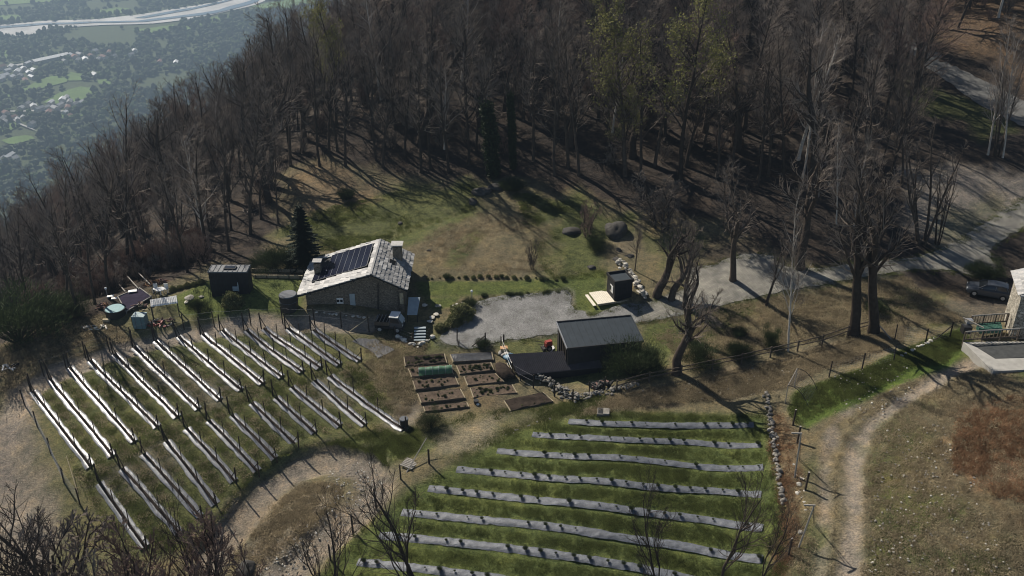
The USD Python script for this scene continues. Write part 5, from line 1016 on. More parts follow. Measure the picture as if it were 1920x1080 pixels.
# dark spruce
r_ = np.random.default_rng(4); pr = proto('spruce'); P, R = limb((0, 0, -.4), (0, 0, 1), 9.4, .17, .02, 10, r_, .01, .05); obj('trunk', mesh_of([(P, R)], 7), 'bark', pr); V, F, n = [], [], 0
for k in range(210):
    z = .5 + 8.4 * (k / 210) ** .95; Lb = (2.35 * (1 - z / 9.3) ** .85 + .12) * r_.uniform(.75, 1.12); a = k * 2.4 + r_.uniform(-.3, .3); d = np.array([math.cos(a), math.sin(a), 0]); s_ = np.array([-d[1], d[0], 0])
    for q in range(9):
        t_ = (q + .6) / 9; c = np.array([0, 0, z]) + d * Lb * t_ + np.array([0, 0, -.35 * Lb * t_ + .12 * Lb * t_ * t_]); w = .34 * (1.1 - t_ * .75) * Lb ** .6
        for sd in (-1, 1):
            e = c + s_ * sd * w * r_.uniform(.8, 1.3) + d * w * .6 + (0, 0, r_.uniform(-.16, .0)); V += [c, e, c + d * .24 + (0, 0, .03)]; F.append([n, n + 1, n + 2]); n += 3
        V += [c + (0, 0, -.22) + s_ * .03, c + d * .2, c - d * .12 + (0, 0, .05)]; F.append([n, n + 1, n + 2]); n += 3
obj('foliage', (np.array(V), np.array(F)), 'needle', pr); PT['spruce0'] = pr
# green shrubs: upright broom and round leafy bush
for i in range(3):
    r_ = np.random.default_rng(110 + i); pr = proto(f'broom_{"abc"[i]}'); n = 4200; a = r_.uniform(0, 6.3, n); rr = np.sqrt(r_.uniform(0, 1, n)) * .85; base = np.c_[np.cos(a) * rr * .6, np.sin(a) * rr * .6, np.zeros(n)]; out = np.c_[np.cos(a) * rr, np.sin(a) * rr, np.ones(n) * 1.1] + r_.normal(0, .22, (n, 3)); out /= np.linalg.norm(out, axis=1, keepdims=True); s0 = (r_.uniform(.05, 1.05, n) * (.75 + .5 * meshkit.noise(np.c_[np.cos(a), np.sin(a), rr] * 2.2 + i)))[:, None]; L = r_.uniform(.14, .36, n)[:, None]
    c0 = base + out * s0 * 1.1; c1 = c0 + out * L + r_.normal(0, .06, (n, 3)); sdv = perp(out, r_) * .014
    V = np.stack([c0 - sdv, c0 + sdv, c1], 1).reshape(-1, 3); F = np.arange(3 * n).reshape(-1, 3); obj('foliage', (V, F), 'broom_leaf', pr)
    st = [(np.array([base[k] * .5, base[k] + out[k] * .6, base[k] + out[k] * 1.2]), np.array([.02, .013, .006])) for k in range(60)]; obj('stems', mesh_of(st, 3), 'bark', pr); PT[f'broom{i}'] = pr
for i in range(2):
    r_ = np.random.default_rng(120 + i); pr = proto(f'leafy_bush_{"ab"[i]}'); d = r_.normal(0, 1, (1500, 3)); d /= np.linalg.norm(d, axis=1, keepdims=True); d[:, 2] = np.abs(d[:, 2]); rad = (.55 + .5 * meshkit.noise(d * 2.2 + i * 9)) * r_.uniform(.55, 1, 1500) ** .4; obj('foliage', leaves(d * rad[:, None] + (0, 0, .1), .055, r_, 2, .05), 'olive_leaf', pr)
    st = [(np.array([[0, 0, -.1], d[k] * .4, d[k] * .8]), np.array([.025, .015, .006])) for k in range(40)]; obj('stems', mesh_of(st, 3), 'bark', pr); PT[f'leafbush{i}'] = pr
for i in range(2):
    r_ = np.random.default_rng(130 + i); pr = proto(f'tall_broom_{"ab"[i]}'); n = 9000; cc = r_.normal(0, 1, (26, 3)) * (.42, .42, .3) + (0, 0, .75); q = cc[r_.integers(0, 26, n)] + r_.normal(0, .17, (n, 3)); q[:, 2] = np.abs(q[:, 2]); out = np.c_[q[:, 0] * .6, q[:, 1] * .6, np.ones(n)] + r_.normal(0, .3, (n, 3)); out /= np.linalg.norm(out, axis=1, keepdims=True); sd_ = perp(out, r_) * .008; L = r_.uniform(.06, .2, (n, 1)); V = np.stack([q - sd_, q + sd_, q + out * L], 1).reshape(-1, 3); obj('foliage', (V, np.arange(3 * n).reshape(-1, 3)), 'broom_leaf', pr)
    st = [(np.array([[0, 0, -.1], cc[k] * .5, cc[k]]), np.array([.02, .014, .005])) for k in range(26)]; obj('stems', mesh_of(st, 3), 'bark', pr); PT[f'bigbroom{i}'] = pr
def place(kind, p, label, catn, name, scale, rz=0., group=None, lean=None):
    x = UsdGeom.Xform.Define(stage, path_for('/World', name)); x.AddTranslateOp().Set(Gf.Vec3d(*map(float, p)))
    if lean: x.AddRotateYOp().Set(lean[0]); x.AddRotateXOp().Set(lean[1])
    x.AddRotateZOp().Set(math.degrees(rz)); s = scale if isinstance(scale, tuple) else (scale, scale, scale); x.AddScaleOp().Set(Gf.Vec3f(*map(float, s)))
    pr = x.GetPrim(); pr.GetReferences().AddInternalReference(PT[kind].GetPath()); pr.SetInstanceable(True)
    return tag(pr, label, catn, group)
def hgt_px(p, top_py):
    """height of a thing standing at p whose top is seen in row top_py"""
    u = (540 - top_py) / FPX; c, s = math.cos(PITCH), math.sin(PITCH); y, = (p[1],)
    return CAM[2] + y * (u * c - s) / (c + u * s) - p[2]
tree_spots = []
def tree(kind, bpx, bpy, tpy, label, name='bare_tree', H0=16, lean=None, group=None, wide=1.0, rz=None, tpx=None):
    p = G(bpx, bpy); hh = max(2.0, hgt_px(p, tpy)); s = hh / H0
    if tpx is not None:
        q = planey(tpx, tpy, p[1]); lean = (math.degrees(math.atan2(q[0] - p[0], q[2] - p[2])), 0)
    tree_spots.append((bpx, bpy, p[0], p[1])); return place(kind, p, label, 'tree', name, (s * wide, s * wide, s), rng.uniform(0, 6.3) if rz is None else rz, group, lean)
# the single trees right of the lawn
tree('gnarl0', 1268, 700, 490, 'thick old trunk standing before the rail fence below the lane', 'pollard_tree', 10, tpx=1300, wide=.75)
tree('gnarl1', 1232, 556, 372, 'thick knotty pollard tree right beside the curved stone wall', 'pollard_tree', 10, tpx=1228, wide=.85)
tree('gnarl2', 1259, 562, 390, 'crooked thinner trunk just right of the knotty pollard', 'pollard_tree', 10, tpx=1268, wide=.7)
tree('gnarl1', 1290, 640, 440, 'leaning crooked tree at the lawn edge right of the grey shed', 'pollard_tree', 10, tpx=1305, wide=.7)
tree('tall0', 1374, 526, 268, 'curved dark tree by itself at the edge of the pale lane', 'bare_tree', 16, tpx=1392, wide=.8)
tree('tall1', 1436, 572, 430, 'slanting thin trunk on the bank left of the thick twin trunk', 'bare_tree', 16, tpx=1482, wide=.6)
tree('birch0', 1478, 657, 340, 'slim tree with pale left edge at the rail fence', 'bare_tree', 16, tpx=1502, wide=.6)
tree('tall0', 1500, 503, 205, 'thick dark twin trunk tree above the lane bend', 'bare_tree', 16, tpx=1508, wide=.95)
tree('tall1', 1601, 626, 235, 'left of two stout trunks at the right end of the rail fence', 'bare_tree', 16, tpx=1625, wide=.85)
tree('tall0', 1638, 622, 215, 'right of two stout trunks at the right end of the rail fence', 'bare_tree', 16, tpx=1668, wide=.8, rz=2.)
tree('tall1', 1523, 350, 25, 'huge dark trunk behind the twin trunk tree at the wood edge', 'bare_tree', 16, tpx=1530, wide=1.0)
tree('multi0', 1728, 455, 190, 'many stemmed clump beside the lane near the parking ground', 'coppice_tree', 11, tpx=1765, wide=1.0)
tree('multi1', 1757, 458, 270, 'thin stems just right of the many stemmed clump', 'coppice_tree', 11, tpx=1790, wide=.6)
tree('birch0', 1852, 290, 20, 'pale birch on the upper verge, left of the right hand pair', 'birch_tree', 16, tpx=1893, wide=.7)
tree('birch1', 1880, 296, 40, 'pale birch on the upper verge, right of the right hand pair', 'birch_tree', 16, tpx=1925, wide=.7)
tree('multi1', 1868, 293, 60, 'dark stems between the two pale birches', 'coppice_tree', 11, tpx=1905, wide=.6)
tree('birch1', 1505, 335, 20, 'broad pale branched birch crown above the huge dark trunk', 'birch_tree', 16, tpx=1575, wide=.7)
tree('birch0', 1568, 420, 200, 'slender pale stem right of the thick twin trunk tree', 'birch_tree', 16, tpx=1576, wide=.6)
tree('birch1', 1600, 430, 230, 'second slender pale stem further right of the twin trunk tree', 'birch_tree', 16, tpx=1618, wide=.6)
tree('wood2', 1190, 508, 415, 'thin young tree alone behind the black kiosk', 'bare_tree', 16, tpx=1198, wide=.8)
tree('shrubtree0', 998, 505, 440, 'small bare sapling on the tan meadow slope', 'bare_tree', 5, wide=.5)
tree('shrubtree1', 1100, 445, 370, 'pale bare bush beside the biggest boulder', 'bare_bush', 5, wide=.8)
tree('shrubtree0', 1240, 430, 320, 'tangled bare bush tree in front of the wood edge', 'bare_bush', 5, wide=1.4)
tree('ivy0', 925, 332, 130, 'dark ivy covered tree at the middle of the wood edge', 'ivy_tree', 15)
tree('ivy0', 962, 318, 110, 'narrow ivy covered trunk right of the dark ivy tree', 'ivy_tree', 15, wide=.5)
tree('spruce0', 573, 500, 378, 'dark spruce behind the stone house', 'spruce_tree', 9.4, wide=1.25)
tree('leafy0', 1172, 330, -40, 'tall yellow green leafing tree rising over the middle of the wood', 'leafing_tree', 16, tpx=1180, wide=.95)
tree('leafy1', 1275, 335, -60, 'second yellow green leafing tree right of the first', 'leafing_tree', 16, tpx=1300, wide=.95)
tree('leafy1', 1168, 322, 150, 'small yellow green tree under the tall leafing tree', 'leafing_tree', 16, wide=.9)
tree('leafy0', 632, 240, -25, 'yellow green tree at the top left edge of the wood', 'leafing_tree', 16, wide=.8)
# trunks along the edge of the wood, left to right
EDGE = [(30,590,330),(62,600,345),(130,585,300),(145,590,330),(178,570,320),(205,560,290),(243,520,165),(262,515,240),(283,500,330),(320,495,260),(352,510,270),(390,485,200),(430,470,180),(470,440,150),(522,420,240),(545,310,60),(600,312,55),(617,285,40),(633,285,30),(648,312,60),(705,300,50),(718,315,80),(760,300,40),(790,325,60),(808,318,30),(842,325,50),(880,310,20),(1000,300,10),(1040,330,30),(1065,315,0),(1085,330,20),(1140,310,40),(1200,335,20),(1228,310,10),(1345,330,20),(1372,310,0),(1420,350,60),(1440,330,40),(1468,340,30),(1580,340,40),(1615,360,60),(1660,370,110),(1690,350,90)]
for k, (a, b, c) in enumerate(EDGE):
    zone = 'at front of the left ridge wood' if a < 330 else 'behind the black cabin' if a < 535 else 'at the wood edge above the green hollow' if a < 860 else 'at the wood edge behind the meadow knoll' if a < 1330 else 'at the wood edge above the lane'
    kd = f'slim{k % 4}'; ctr = 960 + (a - 960) * (1 + (b - c) / 3700)
    tree(kd, a, b, c, f'dark bare trunk {zone}, {ORD[sum(1 for q in EDGE[:k] if (q[0] < 330) == (a < 330) and (330 <= q[0] < 535) == (330 <= a < 535) and (535 <= q[0] < 860) == (535 <= a < 860) and (860 <= q[0] < 1330) == (860 <= a < 1330) and (q[0] >= 1330) == (a >= 1330))]} from its left', 'bare_tree', 16, tpx=ctr + rng.uniform(-12, 12), wide=1.0)
# the wood behind
FB = np.array([(-200,660),(0,612),(60,596),(150,572),(230,520),(300,505),(380,487),(440,470),(500,420),(520,330),(545,300),(600,292),(760,305),(930,318),(1160,330),(1380,325),(1450,320),(1560,335),(1640,345),(1700,310),(1740,100),(1800,60),(1930,30),(2200,20)], float)
cand = rng.uniform((-95, 84), (115, 262), (9000, 2)); keep = []
spots = [np.array(t_[2:]) for t_ in tree_spots]
SP = np.array(spots); ROADW = LineString(gpoly([(1990,238),(1920,214),(1850,180),(1790,142),(1730,100),(1680,50),(1660,20)])[:, :2]).buffer(3.2)
from scipy.spatial import cKDTree
def poisson(cand, rad, existing):
    pts = list(map(tuple, existing)); cell = {}
    def key(p): return int(p[0] // 8), int(p[1] // 8)
    for p in pts: cell.setdefault(key(p), []).append(p)
    out = []
    for c in cand:
        kx, ky = key(c); rr = rad(c)
        if all((c[0] - p[0]) ** 2 + (c[1] - p[1]) ** 2 > rr * rr for i in (-1, 0, 1) for j in (-1, 0, 1) for p in cell.get((kx + i, ky + j), [])):
            cell.setdefault((kx, ky), []).append(tuple(c)); out.append(c)
    return np.array(out)
Zc = h(cand[:, 0], cand[:, 1]); Pc = project(np.c_[cand, Zc])
fb = np.interp(Pc[:, 0], FB[:, 0], FB[:, 1])
ok = ~((Pc[:, 0] > 50) & (Pc[:, 0] < 380) & (Pc[:, 1] > fb - 48)) & (Pc[:, 1] < fb - 2) & (Pc[:, 0] > -170) & (Pc[:, 0] < 2080) & ~shapely.contains(ROADW, shapely.points(cand))
cand = cand[ok]; order = np.argsort(cand[:, 1] + rng.uniform(0, 12, len(cand))); cand = cand[order]
W_ = poisson(cand, lambda c: rng.uniform(2.3, 4.6) if c[0] < -25 else rng.uniform(2.4, 5.2) if c[1] < 140 else rng.uniform(2.3, 4.4), SP)
Pw = project(np.c_[W_, h(W_[:, 0], W_[:, 1])])
dist = np.linalg.norm(W_, axis=1); od = np.argsort(dist + rng.uniform(0, 25, len(W_))); IND, REST = od[:258], od[258:]
print('wood trees', len(W_))
kinds_w = [f'wood{i}' for i in range(6)]
def wood_kind(px, x, y, front_=False):
    k = rng.integers(0, 6); kd = f'wood{k}'
    q = rng.uniform()
    if q < .05: kd = f'birch{k % 2}'
    elif px > 1080 and px < 1350 and q < .14: kd = f'leafy{k % 2}'
    elif px > 380 and px < 800 and q < .06: kd = f'leafy{k % 2}'
    elif q > .93: kd = 'tall%d' % (k % 2)
    elif q > .86: kd = 'multi%d' % (k % 2)
    elif q > .81: kd = 'gnarl%d' % (k % 3)
    if kd[:4] == 'wood' and (px < 520 or front_): kd = f'slim{rng.integers(0, 4)}'
    if kd[:4] == 'wood' and y > 148 and rng.uniform() < .8: kd = f'dense{rng.integers(0, 3)}'
    return kd
zoneof = lambda px: 'left ridge wood' if px < 480 else 'wood above the hollow' if px < 880 else 'wood behind the knoll' if px < 1340 else 'wood above the lane'
nm = {'dens': ('bare_tree', 'bushy bare tree'), 'slim': ('bare_tree', 'slim bare tree'), 'wood': ('bare_tree', 'full bare tree'), 'birc': ('birch_tree', 'pale stemmed birch'), 'leaf': ('leafing_tree', 'yellow green leafing tree'), 'tall': ('bare_tree', 'stout forked bare tree'), 'mult': ('coppice_tree', 'many stemmed bare tree'), 'gnar': ('bare_tree', 'crooked bare tree')}
for i in IND:
    x, y = W_[i]; px = Pw[i, 0]; kd = wood_kind(px, x, y, Pw[i, 1] > np.interp(px, FB[:, 0], FB[:, 1]) - 60); hh = rng.uniform(11.5, 18) if px < 480 else rng.uniform(12, 19.5); hh *= .72 if kd[:4] in ('mult', 'gnar') else 1; Hk = {'mult': 11, 'gnar': 10}.get(kd[:4], 16)
    ln = (rng.normal(0, 2.8), rng.normal(0, 2.5)); name, lk = nm[kd[:4]]; lk = ('tall ' if hh > (16 if px < 480 else 17) else 'short ' if hh < (14.3 if px < 480 else 15) else 'mid height ') + ('left leaning ' if ln[0] < -2 else 'right leaning ' if ln[0] > 2 else '') + lk; dp = 'at front' if Pw[i, 1] > np.interp(px, FB[:, 0], FB[:, 1]) - 45 else 'deep' ; z_ = zoneof(px)
    place(kd, (x, y, float(h(x, y))), f'{lk} {dp} {"of" if dp == "at front" else "in"} the {z_}', 'tree', name, (hh / Hk * rng.uniform(.85, 1.35),) * 2 + (hh / Hk,), rng.uniform(0, 6.3), f'{lk}{"es" if lk.endswith("ch") else "s"} {dp} {"of" if dp == "at front" else "in"} the {z_}', lean=ln)
def instancer(name, kinds, pts, scales, rots=None, label=None, catn=None):
    """many small things nobody could count"""
    pi = UsdGeom.PointInstancer.Define(stage, path_for('/World', name)); rel = pi.CreatePrototypesRel()
    for i, k in enumerate(kinds):
        pr = UsdGeom.Xform.Define(stage, pi.GetPath().AppendChild(f'kind_{"abcdefgh"[i]}')).GetPrim(); pr.GetReferences().AddInternalReference(PT[k].GetPath()); rel.AddTarget(pr.GetPath())
    n = len(pts); r_ = np.random.default_rng(n); pi.CreateProtoIndicesAttr(Vt.IntArray.FromNumpy(r_.integers(0, len(kinds), n).astype(np.int32)))
    pi.CreatePositionsAttr(Vt.Vec3fArray.FromNumpy(np.asarray(pts, np.float32))); a = r_.uniform(0, 2 * math.pi, n) / 2
    pi.CreateOrientationsAttr(Vt.QuathArray([Gf.Quath(float(math.cos(q)), 0, 0, float(math.sin(q))) for q in a]))
    s = np.asarray(scales, np.float32); s = np.repeat(s[:, None], 3, 1) if s.ndim == 1 else s; pi.CreateScalesAttr(Vt.Vec3fArray.FromNumpy(s))
    return tag(pi, label, catn, kind='stuff')
R_ = W_[REST]
c2 = rng.uniform((-330, 60), (150, 480), (5200, 2)); p2 = project(np.c_[c2, h(c2[:, 0], c2[:, 1])]); inside = (c2[:, 0] > -95) & (c2[:, 0] < 115) & (c2[:, 1] < 262)
c2 = c2[~inside & (p2[:, 2] > 5) & (p2[:, 0] > -260) & (p2[:, 0] < 2150) & (p2[:, 1] > -420) & (h(c2[:, 0], c2[:, 1]) > -260)]; c2 = poisson(c2, lambda c: 5.5, np.zeros((0, 2)))
R_ = np.vstack([R_, c2]); print('rest', len(R_))
instancer('far_wood', ['dense0', 'dense1', 'dense2', 'wood1', 'wood2'], np.c_[R_, h(R_[:, 0], R_[:, 1])], rng.uniform(.8, 1.15, len(R_)), label='leafless wood on the far side of the slope', catn='wood')
def scatter(poly, n, seed):
    P = gpoly(poly)[:, :2]; g = Polygon(P).buffer(0); b = g.bounds; r_ = np.random.default_rng(seed); q = np.c_[r_.uniform(b[0], b[2], n * 3), r_.uniform(b[1], b[3], n * 3)]; q = q[shapely.contains(g, shapely.points(q))][:n]; return q
# fallen branches and brush on the wood floor
r_ = np.random.default_rng(9); pr = proto('fallen_brush'); st = [limb(r_.normal(0, .5, 3) * (1, 1, .1) + (0, 0, .06), r_.normal(0, 1, 3) * (1, 1, .08), r_.uniform(.8, 2.6), .03, .008, 4, r_, .2, 0) for _ in range(26)]; obj('twigs', mesh_of(st, 3), 'twig', pr); PT['brush'] = pr
b = W_[rng.integers(0, len(W_), 900)] + rng.normal(0, 2.2, (900, 2)); pb = project(np.c_[b, h(b[:, 0], b[:, 1])]); b = b[pb[:, 1] < np.interp(pb[:, 0], FB[:, 0], FB[:, 1]) + 6]
instancer('fallen_branches', ['brush'], np.c_[b, h(b[:, 0], b[:, 1])], rng.uniform(.6, 1.4, len(b)), label='fallen branches and brush on the wood floor', catn='brush')
# undergrowth saplings inside the wood
b = W_[rng.integers(0, len(W_), 1300)] + rng.normal(0, 2.5, (1300, 2)); pb = project(np.c_[b, h(b[:, 0], b[:, 1])]); b = b[pb[:, 1] < np.interp(pb[:, 0], FB[:, 0], FB[:, 1]) - 4]
e = scatter([(60,575),(150,545),(230,500),(300,480),(380,460),(385,492),(310,512),(240,540),(150,575),(70,600)], 150, 31); b = np.vstack([b, e])
instancer('undergrowth', ['shrubtree0', 'shrubtree1'], np.c_[b, h(b[:, 0], b[:, 1])], rng.uniform(.35, .9, len(b)), label='thin bare undergrowth of the wood', catn='undergrowth')
# ------------------------------------------------------------------ shrubs
SHR = [(35,640,560,'broom0','big dark green broom bush at the far left edge',1.6),(90,600,555,'broom1','green broom bush at the wood edge right of the far left bush',1.4),(125,598,560,'broom2','green broom bush above the earth slope left of the pool',1.5),(10,600,555,'broom2','half hidden green bush behind the far left bush',1.3),(140,560,530,'broom0','low green bush behind the round pool',1.3),
 (372,585,555,'broom1','dark green bush right of the tin canopy',1.0),(437,572,548,'leafbush0','grey olive bush in the shade before the black cabin',1.0),(510,505,465,'broom0','dark green bush behind the timber edging',1.4),(540,500,470,'broom2','dark bush at the foot of the spruce',1.2),
 (1185,702,652,'broom1','large green broom bush beside the grey shed',1.5),(1215,690,655,'broom0','right hand broom bush beside the grey shed',1.1),(1312,680,645,'broom2','green broom bush behind the rail fence right of the old trunk',1.5),(1382,668,638,'broom0','green broom bush behind the middle of the rail fence',1.3),(1443,648,617,'broom1','dark green broom bush near the slim tree',1.0),
 (807,800,772,'broom2','dark green bush below the lowest raised bed',1.2),(868,595,565,'leafbush1','round yellow green bush at the corner of the gravel yard',.85),(852,608,588,'leafbush0','lower yellow green bush beside the gravel yard',.9),(828,618,604,'leafbush1','small olive bush left of the gravel yard',1.0),(880,574,558,'broom1','dark bush under the lamp post',1.0),(860,648,632,'shrubtree0','small bare shrub by the fence above the raised beds',.0),(905,648,634,'broom0','low dark shrub above the black sheet bed',1.2),
 (1115,465,440,'broom0','dark bush below the round dark boulder',1.4),(650,372,352,'broom1','dark bush on the slope above the hollow',1.1),(1386,628,612,'broom2','dark round bush on the bank below the lane',1.0),(960,355,335,'broom2','dark bush at the wood edge right of the ivy tree',1.5),(1640,585,560,'broom0','low bush behind the right stout trunk',1.2),(1845,520,490,'broom1','dark bush on the verge above the parked car',1.6)]
for (a, b, c, kd, lab, wd) in SHR:
    p = G(a, b); hh = max(.4, hgt_px(p, c)); kd = f'bigbroom{a % 2}' if kd.startswith('broom') and hh > 1.5 else kd; H0 = 5 if kd.startswith('shrubtree') else 1.5 if 'broom' in kd else 1.0; s = hh / H0; w = s * (wd or .5)
    place(kd, p - (0, 0, .05), lab, 'bush', 'green_bush' if H0 < 5 else 'bare_bush', (w, w, s), rng.uniform(0, 6))
# clipped row of young hedge plants along the lawn
for k, x in enumerate(np.linspace(800, 1055, 21)):
    y = 525 - (x - 800) * .012 - 3 * math.sin((x - 800) / 60.); p = G(x + rng.uniform(-4, 4), y + rng.uniform(-1.5, 1.5)); s = rng.uniform(.1, .42); place(['leafbush0', 'leafbush1', 'broom1'][rng.integers(0, 3)], p, 'small hedge plant in the row along the lawn behind the house', 'hedge plant', 'hedge_plant', (s, s, s * 1.1), rng.uniform(0, 6), 'hedge plants along the lawn')
for k, x in enumerate(np.linspace(325, 378, 5)): p = G(x, 545 - (x - 325) * .25); place('leafbush%d' % (k % 2), p, 'small hedge plant on the lawn edge left of the black cabin', 'hedge plant', 'hedge_plant', .55, rng.uniform(0, 6), 'hedge plants left of the black cabin')
# dark grassy fringe at the top edge of the gravel yard
for k, x in enumerate((905, 912, 955, 961, 969, 974, 990, 1019, 1026, 1044)): p = G(x + rng.uniform(-3, 3), rng.uniform(-2, 2) + 556 - (x - 900) * .055); s = rng.uniform(.16, .32); place('broom%d' % (k % 3), p - (0, 0, .05), 'dark rushy clump along the top edge of the gravel yard', 'clump', 'rush_clump', (s * 1.5, s, s * .8), rng.uniform(0, 6), 'rush clumps along the gravel yard')
# weeds and crops in the raised beds
wd = []
for k, P in enumerate(bed_boxes):
    if k == 5: continue
    r_ = np.random.default_rng(k); n = [56, 18, 16, 14, 8, 0, 40, 18, 40, 5][k]
    u_, v_ = r_.uniform(.05, .95, n), r_.uniform(.1, .9, n)
    if k == 0: v_ = np.where(r_.uniform(0, 1, n) < .5, .3, .72) + r_.normal(0, .03, n)
    wd.append(P[0] * ((1 - u_) * (1 - v_))[:, None] + P[1] * (u_ * (1 - v_))[:, None] + P[2] * (u_ * v_)[:, None] + P[3] * ((1 - u_) * v_)[:, None] + (0, 0, .1))
wd = np.vstack(wd); instancer('weeds', ['leafbush0', 'leafbush1', 'broom0'], wd, rng.uniform(.06, .17, len(wd)), label='weeds and young crops in the raised beds', catn='weeds')
# young dark plants in the film strips
for k, q in plant_spots:
    s = rng.uniform(.07, .23)
    if rng.uniform() < .3: continue
    place('broom%d' % rng.integers(0, 3), q, f'small dark young plant growing through the {ORD[k]} film strip from the top of the field', 'young plant', 'young_plant', (s * .9, s * .9, s), rng.uniform(0, 6), f'young plants of the {ORD[k]} film strip')
# ------------------------------------------------------------------ foreground trees whose tops reach into the picture
def front(kind, px, toppy, y, label, wide=1., H=None, rz=0., name='bare_tree', H0=9):
    q = planey(px, toppy, y); z = float(h(q[0], y)); hh = q[2] - z; s = hh / H0; place(kind, (q[0], y, z), label, 'tree', name, (s * wide, s * wide, s), rz)
front('front0', 770, 850, 49, 'bare young tree at the bottom centre left over the field corner', .9, rz=.4)
front('front1', 1255, 870, 48, 'bare thin tree at the bottom centre right of the field', .6, rz=1.5)
front('front0', 1390, 850, 50, 'bare tree at the bottom right corner of the field', .8, rz=2.6)
front('front1', 1450, 930, 49, 'small bare tree at the bottom beside the brown bank', .7, rz=4.)
front('front0', 590, 950, 47, 'low bare tree at the bottom edge by the hairpin track', .8, rz=5.)
front('front1', 350, 900, 50, 'thin reddish bare tree at the bottom below the left vineyard', .6, rz=1.)
front('front0', 50, 872, 47, 'dark spreading tree filling the bottom left corner', 1.15, rz=.5)
front('front1', -15, 890, 48, 'dark tree at the far bottom left behind the spreading tree', 1.1, rz=2.5)
for k, (a, b, y, wd, lab) in enumerate(((245, 965, 46, .8, 'reddish bare bush at the bottom left'), (300, 990, 46, .8, 'reddish bare bush right of the bottom left one'), (390, 985, 47, .7, 'reddish bare bush below the end of the left vineyard'), (20, 965, 45, 1.1, 'dense bare bush in the bottom left corner'), (190, 1010, 45, .9, 'low bare bush at the bottom edge'))):
    front('shrubtree1' if k < 3 else 'shrubtree0', a, b, y, lab, wd, rz=k, name='bare_bush', H0=5)
# ------------------------------------------------------------------ grass, dry tufts, bracken, stones
def blades(seed, n, L, w, spread, lean=.5):
    r_ = np.random.default_rng(seed); a = r_.uniform(0, 6.3, n); rr = np.sqrt(r_.uniform(0, 1, n)) * spread; b = np.c_[np.cos(a) * rr, np.sin(a) * rr, np.full(n, -.03)]; d = np.c_[r_.normal(0, lean, (n, 2)), np.ones(n)]; d /= np.linalg.norm(d, axis=1, keepdims=True); s = perp(d, r_) * w; L = L * r_.uniform(.5, 1.2, (n, 1)); t_ = b + d * L; t_[:, 2] -= .15 * L[:, 0]
    return np.stack([b - s, b + s, t_], 1).reshape(-1, 3), np.arange(3 * n).reshape(-1, 3)
for nme, m, L, w, n, sp, ln in (('turf', 'grass_blade', .16, .022, 46, .42, .6), ('dry_turf', 'dry_blade', .2, .02, 40, .4, .8), ('bracken_tuft', 'bracken', .34, .022, 60, .5, 1.0)):
    for i in range(2): pr = proto(f'{nme}_{"ab"[i]}'); obj('blades', blades(140 + i, n, L, w, sp, ln), m, pr); PT[f'{nme}{i}'] = pr
VINE = [(60,725),(330,625),(620,612),(770,805),(600,825),(450,955),(345,1025),(250,1045),(170,930)]
FIELD = [(1055,783),(1440,770),(1475,960),(1480,1130),(560,1130),(640,1020),(845,868),(975,800)]
TRACKS = shapely.union_all([LineString(gpoly(TRK1)[:, :2]).buffer(1.3), LineString(gpoly(HAIR)[:, :2]).buffer(1.7), LineString(gpoly([(1860,668),(1780,700),(1690,750),(1625,805),(1598,870),(1600,960),(1590,1110)])[:, :2]).buffer(.9), LineString(gpoly([(1720,690),(1640,735),(1585,790),(1555,860),(1550,960),(1530,1110)])[:, :2]).buffer(.6)])
ROWL = TRACKS | shapely.union_all([LineString([G(*a)[:2], G(*b)[:2]]).buffer(.72) for a, b in UP + LO] + [LineString(gpoly(p)[:, :2]).buffer(.75) for p in RR])
g1 = np.vstack([scatter(FIELD, 9000, 1), scatter(VINE, 5000, 2), scatter([(560,850),(650,815),(790,800),(800,845),(730,870),(640,845)], 1500, 3), scatter([(1480,770),(1492,738),(1620,693),(1700,655),(1800,620),(1822,640),(1770,678),(1650,722),(1560,768),(1500,800)], 2200, 4), scatter([(800,800),(900,770),(1010,760),(1140,738),(1130,760),(990,795),(900,840),(830,870)], 900, 5), scatter([(960,360),(1100,380),(1180,410),(1150,470),(1140,520),(1040,525),(1010,490)], 1600, 6), scatter([(530,430),(590,395),(700,370),(800,345),(890,345),(890,395),(800,425),(745,455),(690,470),(600,470)], 2200, 7)])
ring = []
for q_ in (YARD, ROAD):
    l_ = Polygon(gpoly(q_)[:, :2]).buffer(0).exterior; n_ = int(l_.length * 5); ring += [l_.interpolate(k, normalized=True).coords[0] for k in rng.uniform(0, 1, n_)]
ring = np.array(ring); ring += rng.normal(0, .28, ring.shape)
g1 = np.vstack([g1, ring])
g1 = g1[~shapely.contains(ROWL, shapely.points(g1))]; instancer('grass', ['turf0', 'turf1'], np.c_[g1, h(g1[:, 0], g1[:, 1]) + .03], rng.uniform(.7, 1.25, len(g1)), label='short green grass of the fields and banks', catn='grass')
g2 = np.vstack([scatter([(1600,690),(1900,690),(1990,760),(1990,1130),(1480,1130),(1490,800),(1540,770)], 4500, 8), scatter([(1150,742),(1480,668),(1700,610),(1690,640),(1480,725),(1300,750),(1080,782)], 3000, 9), scatter([(745,480),(800,440),(890,400),(1000,410),(1040,455),(1030,505),(960,518),(800,520)], 900, 10), scatter(VINE, 2600, 11), scatter([(690,600),(800,640),(760,800),(690,700)], 700, 12), scatter([(430,1040),(500,960),(560,905),(640,905),(640,940),(560,1010),(470,1080)], 900, 13), scatter([(0,650),(110,610),(200,590),(250,640),(100,680),(0,740)], 900, 14), scatter([(1200,600),(1700,520),(1810,600),(1600,620),(1300,690)], 2400, 16)])
BANK = Polygon(gpoly([(1478,775),(1492,735),(1620,690),(1700,653),(1805,612),(1825,645),(1780,687),(1660,732),(1570,777),(1510,807)])[:, :2]).buffer(.2)
g2 = g2[~shapely.contains(BANK, shapely.points(g2))]
